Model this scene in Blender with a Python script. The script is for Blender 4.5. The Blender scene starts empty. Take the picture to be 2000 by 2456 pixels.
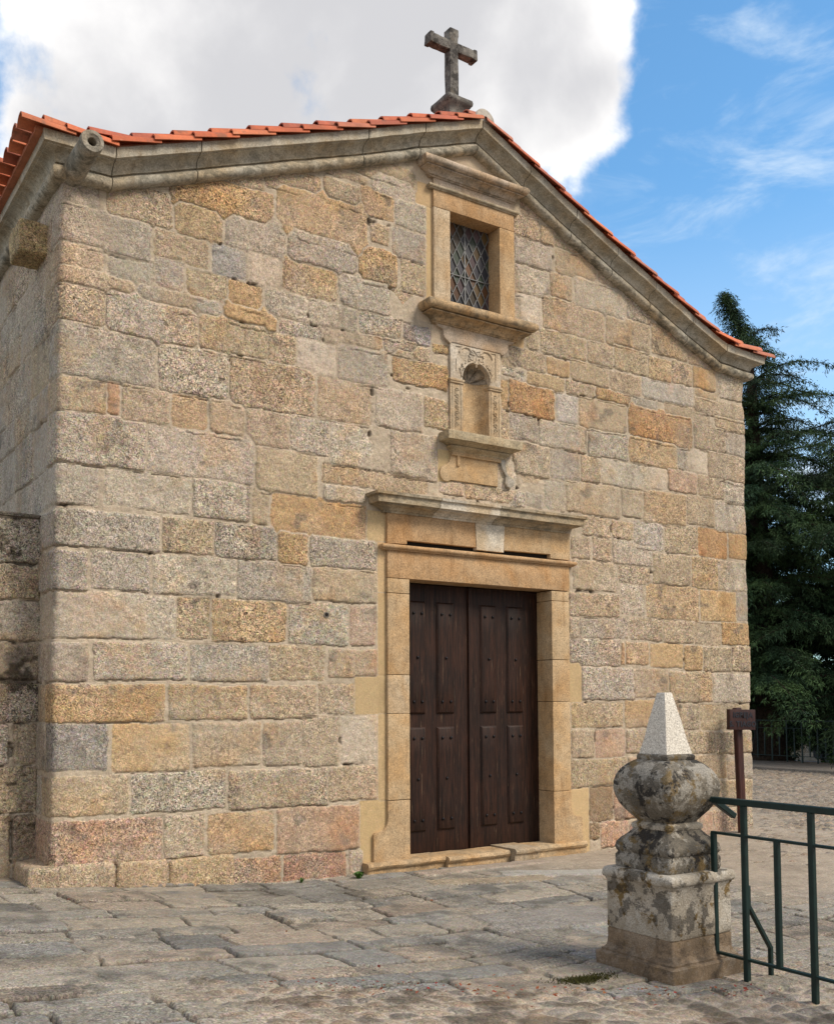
import bpy, bmesh, math, random
import numpy as np
from mathutils import Vector, Matrix, noise as mnoise
R = math.radians
scene = bpy.context.scene
COL = scene.collection
random.seed(7)

# ------------------------------------------------------------------ camera, light, exposure
cam_d = bpy.data.cameras.new("camera")
cam = bpy.data.objects.new("camera", cam_d)
COL.objects.link(cam)
scene.camera = cam
yaw, pitch, roll = R(33.26224), R(3.31324), R(-0.21387)
cy_, sy_, cp_, sp_ = math.cos(yaw), math.sin(yaw), math.cos(pitch), math.sin(pitch)
fwd = Vector((sy_*cp_, cy_*cp_, sp_)); rgt = Vector((cy_, -sy_, 0)); up = rgt.cross(fwd)
r2 = rgt*math.cos(roll) + up*math.sin(roll); u2 = up*math.cos(roll) - rgt*math.sin(roll)
M = Matrix((r2, u2, -fwd)).transposed().to_4x4()
M.translation = Vector((0, -8.5, 1.6))
cam.matrix_world = M
cam_d.sensor_fit = 'HORIZONTAL'
cam_d.sensor_width = 36.0
cam_d.lens = 2399.6/2000*36
cam_d.shift_x = (1000-973.1)/2000
cam_d.shift_y = (1543.0-1228)/2000
cam_d.clip_start = 0.05
cam_d.clip_end = 3000

SUN_DIR = Vector((0.42, -0.66, 0.80)).normalized()      # towards the sun
SUN_EL = math.asin(SUN_DIR.z)
SUN_ROT = math.atan2(SUN_DIR.x, SUN_DIR.y)
sun_d = bpy.data.lights.new("sun", 'SUN')
sun_d.energy = 2.1
sun_d.angle = R(20)
sun_d.color = (1.0, 0.89, 0.74)
sun = bpy.data.objects.new("sun", sun_d)
COL.objects.link(sun)
sun.rotation_euler = (-SUN_DIR).to_track_quat('-Z', 'Y').to_euler()
sun.location = (0, -8, 20)

scene.view_settings.view_transform = 'Standard'
scene.view_settings.look = 'None'
scene.view_settings.exposure = 0.75
scene.view_settings.gamma = 1.0

# node helpers
class NT:
    def __init__(self, tree):
        self.t = tree; tree.nodes.clear()
    def n(self, typ, **kw):
        nd = self.t.nodes.new(typ)
        for k, v in kw.items(): setattr(nd, k, v)
        return nd
    def put(self, sock, v):
        if isinstance(v, bpy.types.NodeSocket): self.t.links.new(v, sock)
        elif v is not None:
            if isinstance(v, (tuple, list)) and sock.type == 'RGBA' and len(v) == 3: v = (*v, 1)
            sock.default_value = v
    def m(self, op, a, b=None, c=None, clamp=False):
        nd = self.n('ShaderNodeMath', operation=op, use_clamp=clamp)
        self.put(nd.inputs[0], a); self.put(nd.inputs[1], b)
        if c is not None: self.put(nd.inputs[2], c)
        return nd.outputs[0]
    def vm(self, op, a, b=None):
        nd = self.n('ShaderNodeVectorMath', operation=op)
        self.put(nd.inputs[0], a)
        if b is not None: self.put(nd.inputs[1], b)
        return nd.outputs['Value'] if op in ('DOT_PRODUCT', 'LENGTH') else nd.outputs[0]
    def ss(self, x, a, b, lo=0.0, hi=1.0):
        nd = self.n('ShaderNodeMapRange', interpolation_type='SMOOTHSTEP')
        self.put(nd.inputs[0], x)
        for i, v in enumerate((a, b, lo, hi)): nd.inputs[i+1].default_value = v
        return nd.outputs[0]
    def lin(self, x, a, b, lo=0.0, hi=1.0):
        nd = self.n('ShaderNodeMapRange')
        self.put(nd.inputs[0], x)
        for i, v in enumerate((a, b, lo, hi)): nd.inputs[i+1].default_value = v
        return nd.outputs[0]
    def mix(self, f, a, b, bt='MIX'):
        nd = self.n('ShaderNodeMix', data_type='RGBA', blend_type=bt)
        self.put(nd.inputs[0], f); self.put(nd.inputs[6], a); self.put(nd.inputs[7], b)
        return nd.outputs[2]
    def noise(self, vec, scale, detail=2.0, rough=0.5, dist=0.0, col=False):
        nd = self.n('ShaderNodeTexNoise')
        self.put(nd.inputs['Vector'], vec)
        nd.inputs['Scale'].default_value = scale; nd.inputs['Detail'].default_value = detail
        nd.inputs['Roughness'].default_value = rough; nd.inputs['Distortion'].default_value = dist
        return nd.outputs[1 if col else 0]
    def voro(self, vec, scale, feature='F1', out=0):
        nd = self.n('ShaderNodeTexVoronoi', feature=feature)
        self.put(nd.inputs['Vector'], vec)
        nd.inputs['Scale'].default_value = scale
        return nd.outputs[out]
    def map(self, vec, scale=(1, 1, 1), rot=(0, 0, 0), loc=(0, 0, 0)):
        nd = self.n('ShaderNodeMapping')
        self.put(nd.inputs[0], vec)
        nd.inputs['Scale'].default_value = scale; nd.inputs['Rotation'].default_value = rot
        nd.inputs['Location'].default_value = loc
        return nd.outputs[0]
    def gray(self, v):
        nd = self.n('ShaderNodeCombineColor')
        for i in range(3): self.put(nd.inputs[i], v)
        return nd.outputs[0]

# world: Nishita sky with a bank of cloud and added fill cloud behind the camera, all by direction
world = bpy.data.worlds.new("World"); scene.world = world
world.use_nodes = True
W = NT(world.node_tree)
sky = W.n('ShaderNodeTexSky', sky_type='NISHITA')
sky.sun_disc = False
sky.sun_elevation = SUN_EL; sky.sun_rotation = SUN_ROT
sky.air_density = 1.0; sky.dust_density = 0.6; sky.ozone_density = 2.2
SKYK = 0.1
D_ = W.n('ShaderNodeTexCoord').outputs['Generated']
skycol = W.mix(1.0, sky.outputs[0], (0.92, 1.38, 1.48), 'MULTIPLY')
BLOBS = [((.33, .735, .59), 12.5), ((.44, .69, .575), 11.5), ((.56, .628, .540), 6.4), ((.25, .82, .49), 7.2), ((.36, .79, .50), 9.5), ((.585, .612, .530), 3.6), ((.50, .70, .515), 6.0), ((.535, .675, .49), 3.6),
         ((-.18, .75, .62), 9), ((-.4, .8, .4), 22), ((-.5, -.5, .6), 30), ((.5, -.8, .5), 24), ((.95, -.30, .35), 16), ((0, 0, 1), 16), ((0, -1, .25), 62), ((-1, -.1, .3), 42), ((1, -.75, .3), 34)]  # rear blobs: unseen warm-white cloud added to neutralise the light on the facade
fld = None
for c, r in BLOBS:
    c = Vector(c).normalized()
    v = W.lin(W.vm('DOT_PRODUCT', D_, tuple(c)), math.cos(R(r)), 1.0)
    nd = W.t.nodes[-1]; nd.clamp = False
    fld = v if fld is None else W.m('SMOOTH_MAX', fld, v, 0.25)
n1 = W.noise(D_, 6.8, 12, 0.57, 0.12)
n2 = W.noise(W.vm('ADD', D_, (3.1, 1.7, .4)), 3.6, 9, 0.52, 0.15)
n3 = W.noise(W.map(D_, (3.0, 3.0, 9.0), (0.2, .35, 0.5)), 2.4, 6, 0.6, 0.6)
n4 = W.noise(W.vm('ADD', D_, (.6, 2.7, 1.4)), 11.0, 3, 0.5, 0.0)
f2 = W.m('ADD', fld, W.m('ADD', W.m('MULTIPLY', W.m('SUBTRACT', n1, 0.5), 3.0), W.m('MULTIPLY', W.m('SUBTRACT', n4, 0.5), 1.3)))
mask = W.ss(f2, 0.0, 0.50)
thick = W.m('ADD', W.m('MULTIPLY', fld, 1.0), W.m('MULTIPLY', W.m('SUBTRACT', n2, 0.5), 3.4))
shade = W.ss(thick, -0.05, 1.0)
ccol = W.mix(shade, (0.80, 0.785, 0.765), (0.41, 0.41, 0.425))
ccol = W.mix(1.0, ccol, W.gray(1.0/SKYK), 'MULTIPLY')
cirrus = W.m('MULTIPLY', W.ss(n3, 0.44, 0.80), 0.70)
low = W.ss(W.vm('DOT_PRODUCT', D_, (0, 0, 1)), 0.47, 0.28)
cirrus = W.m('ADD', cirrus, W.m('MULTIPLY', low, 0.28), clamp=True)
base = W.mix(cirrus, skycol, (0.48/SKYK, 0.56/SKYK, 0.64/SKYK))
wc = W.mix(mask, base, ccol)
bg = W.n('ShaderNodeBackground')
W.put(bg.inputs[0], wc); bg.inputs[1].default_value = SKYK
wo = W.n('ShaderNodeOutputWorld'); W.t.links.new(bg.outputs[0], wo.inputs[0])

# ------------------------------------------------------------------ materials
def new_mat(name):
    m = bpy.data.materials.new(name); m.use_nodes = True
    t = NT(m.node_tree)
    b = t.n('ShaderNodeBsdfPrincipled'); o = t.n('ShaderNodeOutputMaterial')
    t.t.links.new(b.outputs[0], o.inputs[0])
    return m, t, b
def bump(t, b, h, strength, dist):
    nd = t.n('ShaderNodeBump'); nd.inputs['Strength'].default_value = strength
    nd.inputs['Distance'].default_value = dist
    t.put(nd.inputs['Height'], h); t.t.links.new(nd.outputs[0], b.inputs['Normal'])
def attr(t, name, out):
    return t.n('ShaderNodeAttribute', attribute_name=name).outputs[out]

def granite_mat(name, amp=1.0, bstr=0.9, dirt=0.0):
    m, t, b = new_mat(name)
    oc = t.n('ShaderNodeTexCoord').outputs['Object']
    col = attr(t, 'Col', 'Color'); gr = attr(t, 'gr', 'Fac')
    fl = t.noise(oc, 27, 2.5, 0.62, 2.4)             # interlocking pale crystals
    fl2 = t.noise(t.vm('ADD', oc, (5.3, 2.2, 8.1)), 48, 2, 0.6, 1.8)
    big = t.noise(oc, 7, 3, 0.6, 0.4)
    a = t.lin(fl, 0.34, 0.66, 0.42, 1.58)
    c2 = t.lin(fl2, 0.32, 0.68, 0.62, 1.40)
    g = t.m('MULTIPLY', a, c2)
    zone = t.noise(t.vm('ADD', oc, (2.2, 6.1, 3.7)), 1.1, 4, 0.6, 0.5)
    g = t.m('ADD', 1.0, t.m('MULTIPLY', t.m('SUBTRACT', g, 1.0), t.lin(zone, 0.35, 0.65, 0.45, 1.3)))
    g = t.m('MULTIPLY', g, t.lin(big, 0.3, 0.7, 0.86, 1.14))
    g = t.m('POWER', g, 1.0*amp)
    gg = t.m('ADD', t.m('MULTIPLY', t.m('SUBTRACT', g, 1.0), gr), 1.0)
    res = t.mix(1.0, col, t.gray(gg), 'MULTIPLY')
    hue = t.n('ShaderNodeVectorMath', operation='MULTIPLY_ADD')
    t.put(hue.inputs[0], t.noise(t.vm('ADD', oc, (3.3, 1.1, 5.9)), 34, 2, 0.6, 1.2, True)); hue.inputs[1].default_value = (.75, .62, .95); hue.inputs[2].default_value = (.625, .69, .525)
    res = t.mix(t.m('MULTIPLY', gr, 0.85, clamp=True), res, t.mix(1.0, res, hue.outputs[0], 'MULTIPLY'))
    # black mica / rust flecks
    mica = t.m('MULTIPLY', t.ss(t.noise(t.vm('ADD', oc, (1.7, 9.2, 3.3)), 90, 1, 0.5), 0.60, 0.70), gr)
    res = t.mix(t.m('MULTIPLY', mica, 0.55), res, (0.07, 0.06, 0.055))
    rust = t.m('MULTIPLY', t.ss(t.noise(t.vm('ADD', oc, (7.7, 4.2, 1.3)), 11, 4, 0.65, 0.8), 0.58, 0.75), 0.35)
    res = t.mix(t.m('MULTIPLY', rust, gr), res, t.mix(1.0, res, (1.08, .86, .66), 'MULTIPLY'))
    soot = t.noise(t.map(oc, (1.6, 1.6, .55), (0, 0, 0), (4, 4, 1)), 1.3, 7, 0.66, 0.6)
    res = t.mix(t.m('MULTIPLY', t.ss(soot, 0.50, 0.72), 0.60), res, t.mix(1.0, res, (0.60, 0.58, 0.56), 'MULTIPLY'))
    t.put(b.inputs['Base Color'], res); b.inputs['Roughness'].default_value = 0.92
    b.inputs['Specular IOR Level'].default_value = 0.2
    h = t.m('ADD', t.m('MULTIPLY', fl, 1.0), t.m('MULTIPLY', fl2, 0.5))
    h = t.m('MULTIPLY', h, gr)
    bump(t, b, h, bstr, 0.012)
    return m
M_WALL = granite_mat('rough_granite', 1.0, 0.9)
M_PAVE = granite_mat('paving_stone', 0.9, 0.55)

def dressed_mat():
    m, t, b = new_mat('dressed_stone')
    oc = t.n('ShaderNodeTexCoord').outputs['Object']
    col = attr(t, 'Col', 'Color'); gr = attr(t, 'gr', 'Fac')   # gr = how much grey-green lichen
    n0 = t.noise(oc, 2.6, 5, 0.6, 0.5); n1_ = t.noise(oc, 70, 3, 0.65); n2_ = t.noise(t.vm('ADD', oc, (4, 4, 4)), 9, 5, 0.65, 0.6)
    res = t.mix(t.ss(n0, 0.35, 0.7), col, t.mix(1.0, col, (0.95, 0.82, 0.66), 'MULTIPLY'))
    res = t.mix(1.0, res, t.gray(t.m('MULTIPLY', t.lin(n1_, 0.3, 0.7, 0.66, 1.34), t.lin(n2_, 0.3, 0.7, 0.82, 1.16))), 'MULTIPLY')
    spk = t.ss(t.noise(t.vm('ADD', oc, (9, 1, 2)), 60, 1, 0.5), 0.66, 0.72)
    res = t.mix(t.m('MULTIPLY', spk, 0.5), res, (0.12, 0.09, 0.06))
    drip = t.noise(t.map(oc, (7, 7, .8), (0, 0, 0), (2, 5, 1)), 1.6, 6, 0.65, 0.4)
    res = t.mix(t.m('MULTIPLY', t.ss(drip, 0.52, 0.72), 0.55), res, t.mix(1.0, res, (0.62, 0.52, 0.42), 'MULTIPLY'))
    # lichen and black algae on weather mouldings
    l1 = t.noise(t.map(oc, (1, 1, 2.2)), 4.2, 7, 0.68, 0.8)
    l2 = t.noise(t.vm('ADD', oc, (2, 7, 5)), 15, 5, 0.7, 0.6)
    la = t.m('MULTIPLY', t.ss(l1, 0.40, 0.62), gr, clamp=True)
    lb = t.m('MULTIPLY', t.ss(t.m('MULTIPLY', l2, t.lin(l1, 0.3, 0.7, 0.75, 1.25)), 0.46, 0.62), gr, clamp=True)
    res = t.mix(t.m('MULTIPLY', la, 0.75), res, t.mix(l2, (0.075, 0.070, 0.052), (0.24, 0.222, 0.168)))
    res = t.mix(t.m('MULTIPLY', lb, 0.8), res, (0.055, 0.055, 0.045))
    t.put(b.inputs['Base Color'], res); b.inputs['Roughness'].default_value = 0.9
    b.inputs['Specular IOR Level'].default_value = 0.2
    bump(t, b, t.m('ADD', n1_, t.m('MULTIPLY', n2_, 1.6)), 0.45, 0.006)
    return m
M_DRESS = dressed_mat()

def lichen_mat(name, base, grey, black, white, must, hi=1.0):
    m, t, b = new_mat(name)
    oc = t.n('ShaderNodeTexCoord').outputs['Object']
    o2 = lambda x, y, z: t.vm('ADD', oc, (x, y, z))
    a = t.noise(oc, 5, 8, 0.70, 0.15); c = t.noise(o2(3, 8, 1), 9, 9, 0.72, 0.2)
    d = t.noise(o2(6, 2, 9), 14, 9, 0.74, 0.15); e = t.noise(o2(1, 5, 4), 6, 9, 0.74, 0.2)
    reg = t.noise(o2(8, 1, 2), 3.0, 3, 0.5); f = t.noise(oc, 120, 2, 0.6)
    res = t.mix(t.ss(a, 0.42, 0.56), base, grey)
    dw = t.m('ADD', d, t.m('MULTIPLY', t.m('SUBTRACT', reg, 0.5), 0.5))
    if white: res = t.mix(t.m('MULTIPLY', t.ss(dw, 0.515, 0.565), white), res, t.mix(f, (0.34, 0.32, 0.28), (0.60, 0.57, 0.51)))
    if must: res = t.mix(t.m('MULTIPLY', t.ss(e, 0.545, 0.60), must), res, t.mix(d, (0.085, 0.052, 0.012), (0.22, 0.14, 0.04)))
    cb = t.m('SUBTRACT', c, t.m('MULTIPLY', t.m('SUBTRACT', reg, 0.5), 0.45))
    if black: res = t.mix(t.m('MULTIPLY', t.ss(cb, 0.535, 0.57), black), res, (0.026, 0.024, 0.023))
    res = t.mix(1.0, res, t.gray(t.lin(f, 0.3, 0.7, 0.72, 1.28)), 'MULTIPLY')
    t.put(b.inputs['Base Color'], res); b.inputs['Roughness'].default_value = 0.93
    b.inputs['Specular IOR Level'].default_value = 0.2
    bump(t, b, t.m('ADD', f, t.m('MULTIPLY', t.m('ADD', c, d), 1.8)), 0.6, 0.008)
    return m
M_LICH = lichen_mat('lichen_stone', (0.110, 0.098, 0.080), (0.170, 0.150, 0.120), 0.9, 0.42, 0.7)
M_PEDE = lichen_mat('pedestal_stone', (0.42, 0.375, 0.31), (0.34, 0.30, 0.24), 0.65, 0.55, 0.9)
M_BROWNST = lichen_mat('brown_stone', (0.225, 0.165, 0.110), (0.165, 0.122, 0.082), 0.35, 0.12, 0.25)
M_CROSS = lichen_mat('weathered_cross_stone', (0.165, 0.155, 0.143), (0.108, 0.101, 0.094), 0.7, 0.25, 0.2)

def white_granite():
    m, t, b = new_mat('white_granite')
    oc = t.n('ShaderNodeTexCoord').outputs['Object']
    a = t.noise(oc, 130, 2, 0.6); c = t.noise(oc, 75, 2, 0.5)
    res = t.mix(t.ss(a, 0.42, 0.62), (0.46, 0.42, 0.36), (0.74, 0.70, 0.62))
    res = t.mix(t.m('MULTIPLY', t.ss(c, 0.60, 0.68), 0.7), res, (0.14, 0.13, 0.12))
    t.put(b.inputs['Base Color'], res); b.inputs['Roughness'].default_value = 0.85
    bump(t, b, a, 0.3, 0.004)
    return m
M_WHITE = white_granite()

def tile_mat():
    m, t, b = new_mat('terracotta')
    oc = t.n('ShaderNodeTexCoord').outputs['Object']
    col = attr(t, 'Col', 'Color')
    a = t.noise(oc, 5, 5, 0.6, 0.4); c = t.noise(oc, 40, 3, 0.6)
    res = t.mix(1.0, col, t.gray(t.m('MULTIPLY', t.lin(a, 0.3, 0.7, 0.75, 1.2), t.lin(c, 0.3, 0.7, 0.9, 1.1))), 'MULTIPLY')
    t.put(b.inputs['Base Color'], res); b.inputs['Roughness'].default_value = 0.75
    soot = t.noise(t.vm('ADD', oc, (5, 2, 8)), 6, 6, 0.7, 0.3)
    res = t.mix(t.m('MULTIPLY', t.ss(soot, 0.54, 0.68), 0.6), res, (0.14, 0.075, 0.045))
    pale = t.noise(t.vm('ADD', oc, (1, 7, 3)), 8, 5, 0.7, 0.2)
    res = t.mix(t.m('MULTIPLY', t.ss(pale, 0.60, 0.70), 0.45), res, (0.46, 0.33, 0.22))
    t.put(b.inputs['Base Color'], res)
    bump(t, b, c, 0.2, 0.004)
    return m
M_TILE = tile_mat()

def wood_mat(name, c0, c1, wear):
    m, t, b = new_mat(name)
    oc = t.n('ShaderNodeTexCoord').outputs['Object']
    g = t.noise(t.map(oc, (22, 22, 1.3)), 2.2, 6, 0.65, 0.6)
    g2 = t.noise(t.map(oc, (90, 90, 3)), 2.0, 3, 0.6)
    big = t.noise(oc, 1.6, 4, 0.6, 0.5)
    res = t.mix(t.ss(g, 0.3, 0.7), c0, c1)
    res = t.mix(t.ss(big, 0.40, 0.68), res, t.mix(1.0, res, (0.62, 0.75, 0.95), 'MULTIPLY'))
    res = t.mix(1.0, res, t.gray(t.lin(g2, 0.3, 0.7, 0.72, 1.28)), 'MULTIPLY')
    s = t.noise(t.map(oc, (30, 30, 0.9), (0, 0, 0), (3, 1, 7)), 2.6, 5, 0.7, 0.3)
    res = t.mix(t.m('MULTIPLY', t.ss(s, 0.61, 0.70), wear), res, (0.20, 0.13, 0.08))
    t.put(b.inputs['Base Color'], res)
    b.inputs['Roughness'].default_value = 0.55
    b.inputs['Specular IOR Level'].default_value = 0.25
    bump(t, b, t.m('ADD', g, g2), 0.25, 0.004)
    return m
M_DOOR = wood_mat('door_wood', (0.008, 0.0035, 0.0025), (0.042, 0.016, 0.009), 0.6)
M_SIGN = wood_mat('sign_wood', (0.040, 0.015, 0.012), (0.078, 0.029, 0.022), 0.1)
M_POSTW = wood_mat('post_wood', (0.30, 0.19, 0.08), (0.45, 0.28, 0.12), 0.3)

def plain(name, col, rough=0.6, metal=0.0, var=0.15, nscale=30, spec=0.4, bstr=0.0):
    m, t, b = new_mat(name)
    oc = t.n('ShaderNodeTexCoord').outputs['Object']
    a = t.noise(oc, nscale, 4, 0.6)
    t.put(b.inputs['Base Color'], t.mix(1.0, col, t.gray(t.lin(a, 0.3, 0.7, 1-var, 1+var)), 'MULTIPLY'))
    b.inputs['Roughness'].default_value = rough; b.inputs['Metallic'].default_value = metal
    b.inputs['Specular IOR Level'].default_value = spec
    if bstr: bump(t, b, a, bstr, 0.01)
    return m
M_IRON = plain('black_iron', (0.012, 0.012, 0.015), 0.5, 0.6)
M_GREEN = plain('green_paint', (0.004, 0.019, 0.017), 0.42, 0.0, 0.25, 14, 0.4)
M_DARK = plain('dark_void', (0.012, 0.010, 0.008), 0.95)
M_LEAD = plain('lead_came', (0.15, 0.155, 0.16), 0.55, 0.2, 0.12)
M_LETTER = plain('letter_paint', (0.010, 0.012, 0.020), 0.6)
M_MORTAR = plain('cement', (0.44, 0.40, 0.35), 0.9, 0, 0.25, 18, 0.2, 0.4)
M_ROAD = plain('asphalt', (0.15, 0.155, 0.165), 0.9, 0, 0.15, 8, 0.2)
M_EARTH = plain('earth', (0.16, 0.13, 0.09), 0.95, 0, 0.35, 3, 0.1, 0.3)
M_GRASS = plain('grass_blade', (0.022, 0.040, 0.010), 0.8, 0, 0.4, 5, 0.2)
M_WEED = plain('weed_leaf', (0.05, 0.11, 0.02), 0.7, 0, 0.3, 40, 0.2)
M_MOSS = plain('moss', (0.040, 0.040, 0.013), 0.95, 0, 0.4, 60, 0.1)
M_BARK = plain('bark', (0.032, 0.024, 0.019), 0.95, 0, 0.5, 14, 0.1, 0.8)
M_TYRE = plain('rubber', (0.012, 0.012, 0.013), 0.8)
M_CARP = plain('car_paint', (0.010, 0.011, 0.014), 0.4, 0.0, 0.05, 5, 0.5)
M_CARG = plain('car_glass', (0.02, 0.05, 0.11), 0.08, 0.0, 0.05, 5, 0.9)

def foliage(name, ca, cb):
    m, t, b = new_mat(name)
    col = attr(t, 'Col', 'Color')
    oc = t.n('ShaderNodeTexCoord').outputs['Object']
    a = t.noise(oc, 0.9, 3, 0.6)
    res = t.mix(t.ss(a, 0.35, 0.68), ca, cb)
    res = t.mix(1.0, res, col, 'MULTIPLY')
    t.put(b.inputs['Base Color'], res); b.inputs['Roughness'].default_value = 0.75
    b.inputs['Specular IOR Level'].default_value = 0.15
    return m
M_CEDAR = foliage('cedar_needles', (0.014, 0.034, 0.017), (0.046, 0.084, 0.030))
M_SHRUB = foliage('shrub_leaves', (0.045, 0.10, 0.025), (0.07, 0.13, 0.03))
M_LEAFR = foliage('dry_leaf', (0.20, 0.035, 0.025), (0.26, 0.10, 0.04))

def glass_mat():
    m, t, b = new_mat('leaded_glass')
    col = attr(t, 'Col', 'Color')
    t.put(b.inputs['Base Color'], col); b.inputs['Roughness'].default_value = 0.35
    b.inputs['Specular IOR Level'].default_value = 0.3
    return m
M_GLASS = glass_mat()

# ------------------------------------------------------------------ object helpers
def tag(o, label=None, cat=None, group=None, kind=None):
    for k, v in (('label', label), ('category', cat), ('group', group), ('kind', kind)):
        if v: o[k] = v
    return o
def empty(name, loc, label, cat, group=None):
    o = bpy.data.objects.new(name, None); COL.objects.link(o)
    o.location = loc; o.empty_display_size = 0.3
    return tag(o, label, cat, group)
def world_loc(o):
    v = Vector(o.location)
    while o.parent: o = o.parent; v += Vector(o.location)
    return v
def link(name, me, mat, parent=None):
    """mesh given in world metres; parented without moving it"""
    if mat and not me.materials: me.materials.append(mat)
    o = bpy.data.objects.new(name, me); COL.objects.link(o)
    if parent:
        o.parent = parent
        o.location = -world_loc(parent)
    return o

class MB:
    def __init__(self): self.v = []; self.f = []; self.c = []; self.g = []
    def add(self, v, f, col=(.5, .4, .3), g=0.0):
        k = len(self.v)
        self.v += [tuple(p) for p in v]
        self.f += [[i+k for i in q] for q in f]
        self.c += [col]*len(v); self.g += [g]*len(v)
    def addbm(self, bm, col=(.5, .4, .3), g=0.0):
        bm.verts.index_update()
        self.add([x.co[:] for x in bm.verts], [[w.index for w in q.verts] for q in bm.faces], col, g); bm.free()
    def build(self, name, mat, parent=None, smooth=30):
        me = bpy.data.meshes.new(name); me.from_pydata(self.v, [], self.f)
        a = me.attributes.new('Col', 'FLOAT_COLOR', 'POINT')
        c = np.ones((len(self.v), 4), np.float32); c[:, :3] = np.array(self.c, np.float32).reshape(-1, 3)
        a.data.foreach_set('color', c.ravel())
        a = me.attributes.new('gr', 'FLOAT', 'POINT'); a.data.foreach_set('value', np.array(self.g, np.float32))
        me.update()
        if smooth is not None and smooth > 0:
            me.polygons.foreach_set('use_smooth', [True]*len(me.polygons))
            me.set_sharp_from_angle(angle=R(smooth))
        return link(name, me, mat, parent)

def roughen(bm, amp, freq=9.0, seed=0.0):
    if amp <= 0: return
    o = Vector((seed, seed*1.7, seed*.6))
    for v in bm.verts:
        p = v.co*freq + o
        v.co += Vector((mnoise.noise(p), mnoise.noise(p+Vector((9, 3, 1))), mnoise.noise(p+Vector((2, 8, 5)))))*amp \
            + Vector((mnoise.noise(p*3.1), mnoise.noise(p*3.1+Vector((9, 3, 1))), mnoise.noise(p*3.1+Vector((2, 8, 5)))))*amp*0.5
def cut_long(bm, L):
    for _ in range(5):
        es = [e for e in bm.edges if e.calc_length() > L*1.5]
        if not es: break
        bmesh.ops.subdivide_edges(bm, edges=es, cuts=1, use_grid_fill=True)
def bbox(x0, x1, y0, y1, z0, z1, bev=0.008, sub=0.08, amp=0.003, seg=2):
    bm = bmesh.new(); bmesh.ops.create_cube(bm, size=1)
    for v in bm.verts: v.co = Vector(((x0+x1)/2+v.co.x*(x1-x0), (y0+y1)/2+v.co.y*(y1-y0), (z0+z1)/2+v.co.z*(z1-z0)))
    if bev: bmesh.ops.bevel(bm, geom=bm.edges[:], offset=bev, segments=seg, affect='EDGES', profile=0.6)
    if sub: cut_long(bm, sub)
    roughen(bm, amp, 9, (x0*3.1+z0*1.3) % 7)
    return bm
def prism(poly, y0, y1, bev=0.008, amp=0.002, sub=0.0):
    """polygon in (x,z) extruded from y0 (front, smaller) to y1"""
    bm = bmesh.new()
    a = [bm.verts.new((x, y0, z)) for x, z in poly]; b = [bm.verts.new((x, y1, z)) for x, z in poly]
    f = bm.faces.new(a); n = len(poly)
    for i in range(n): bm.faces.new((a[i], b[i], b[(i+1) % n], a[(i+1) % n]))
    bm.faces.new(b[::-1])
    bmesh.ops.recalc_face_normals(bm, faces=bm.faces[:])
    if bev: bmesh.ops.bevel(bm, geom=[e for e in f.edges], offset=bev, segments=2, affect='EDGES', profile=0.6)
    if sub:
        bmesh.ops.triangulate(bm, faces=[q for q in bm.faces if len(q.verts) > 4])
        cut_long(bm, sub)
    roughen(bm, amp, 9, poly[0][0])
    return bm
def grid_faces(n, m, closed=False):
    F = []
    for i in range(n-1):
        for j in range(m if closed else m-1):
            F.append((i*m+j, i*m+(j+1) % m, (i+1)*m+(j+1) % m, (i+1)*m+j))
    return F
def tube(pts, rad, n=8, square=False):
    """tube along points; radius scalar or list"""
    V = []; pts = [Vector(p) for p in pts]
    for i, p in enumerate(pts):
        d = (pts[min(i+1, len(pts)-1)]-pts[max(i-1, 0)]).normalized()
        ref = Vector((0, 0, 1)) if abs(d.z) < 0.9 else Vector((1, 0, 0))
        a = d.cross(ref).normalized(); b = a.cross(d)
        r = rad[i] if isinstance(rad, (list, tuple)) else rad
        for k in range(n):
            t = 2*math.pi*(k+0.5)/n
            V.append(p + (a*math.cos(t)+b*math.sin(t))*r)
    F = grid_faces(len(pts), n, True)
    F = [q[::-1] for q in F]
    F.append(tuple(range(n))); F.append(tuple(range((len(pts)-1)*n, len(pts)*n))[::-1])
    return V, F
def bar(p, q, w, h=None):
    """square bar between two points"""
    p, q = Vector(p), Vector(q); d = (q-p).normalized(); h = h or w
    ref = Vector((0, 0, 1)) if abs(d.z) < 0.9 else Vector((0, 1, 0))
    a = d.cross(ref).normalized()*w/2; b = a.cross(d).normalized()*h/2
    bm = bmesh.new()
    vs = [bm.verts.new(x+sa*a+sb*b) for x in (p, q) for sa, sb in ((-1, -1), (1, -1), (1, 1), (-1, 1))]
    for idx in ((0, 1, 2, 3), (7, 6, 5, 4), (0, 4, 5, 1), (1, 5, 6, 2), (2, 6, 7, 3), (3, 7, 4, 0)): bm.faces.new([vs[i] for i in idx])
    bmesh.ops.recalc_face_normals(bm, faces=bm.faces[:])
    bmesh.ops.bevel(bm, geom=bm.edges[:], offset=min(w, h)*0.12, segments=1, affect='EDGES')
    return bm

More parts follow.
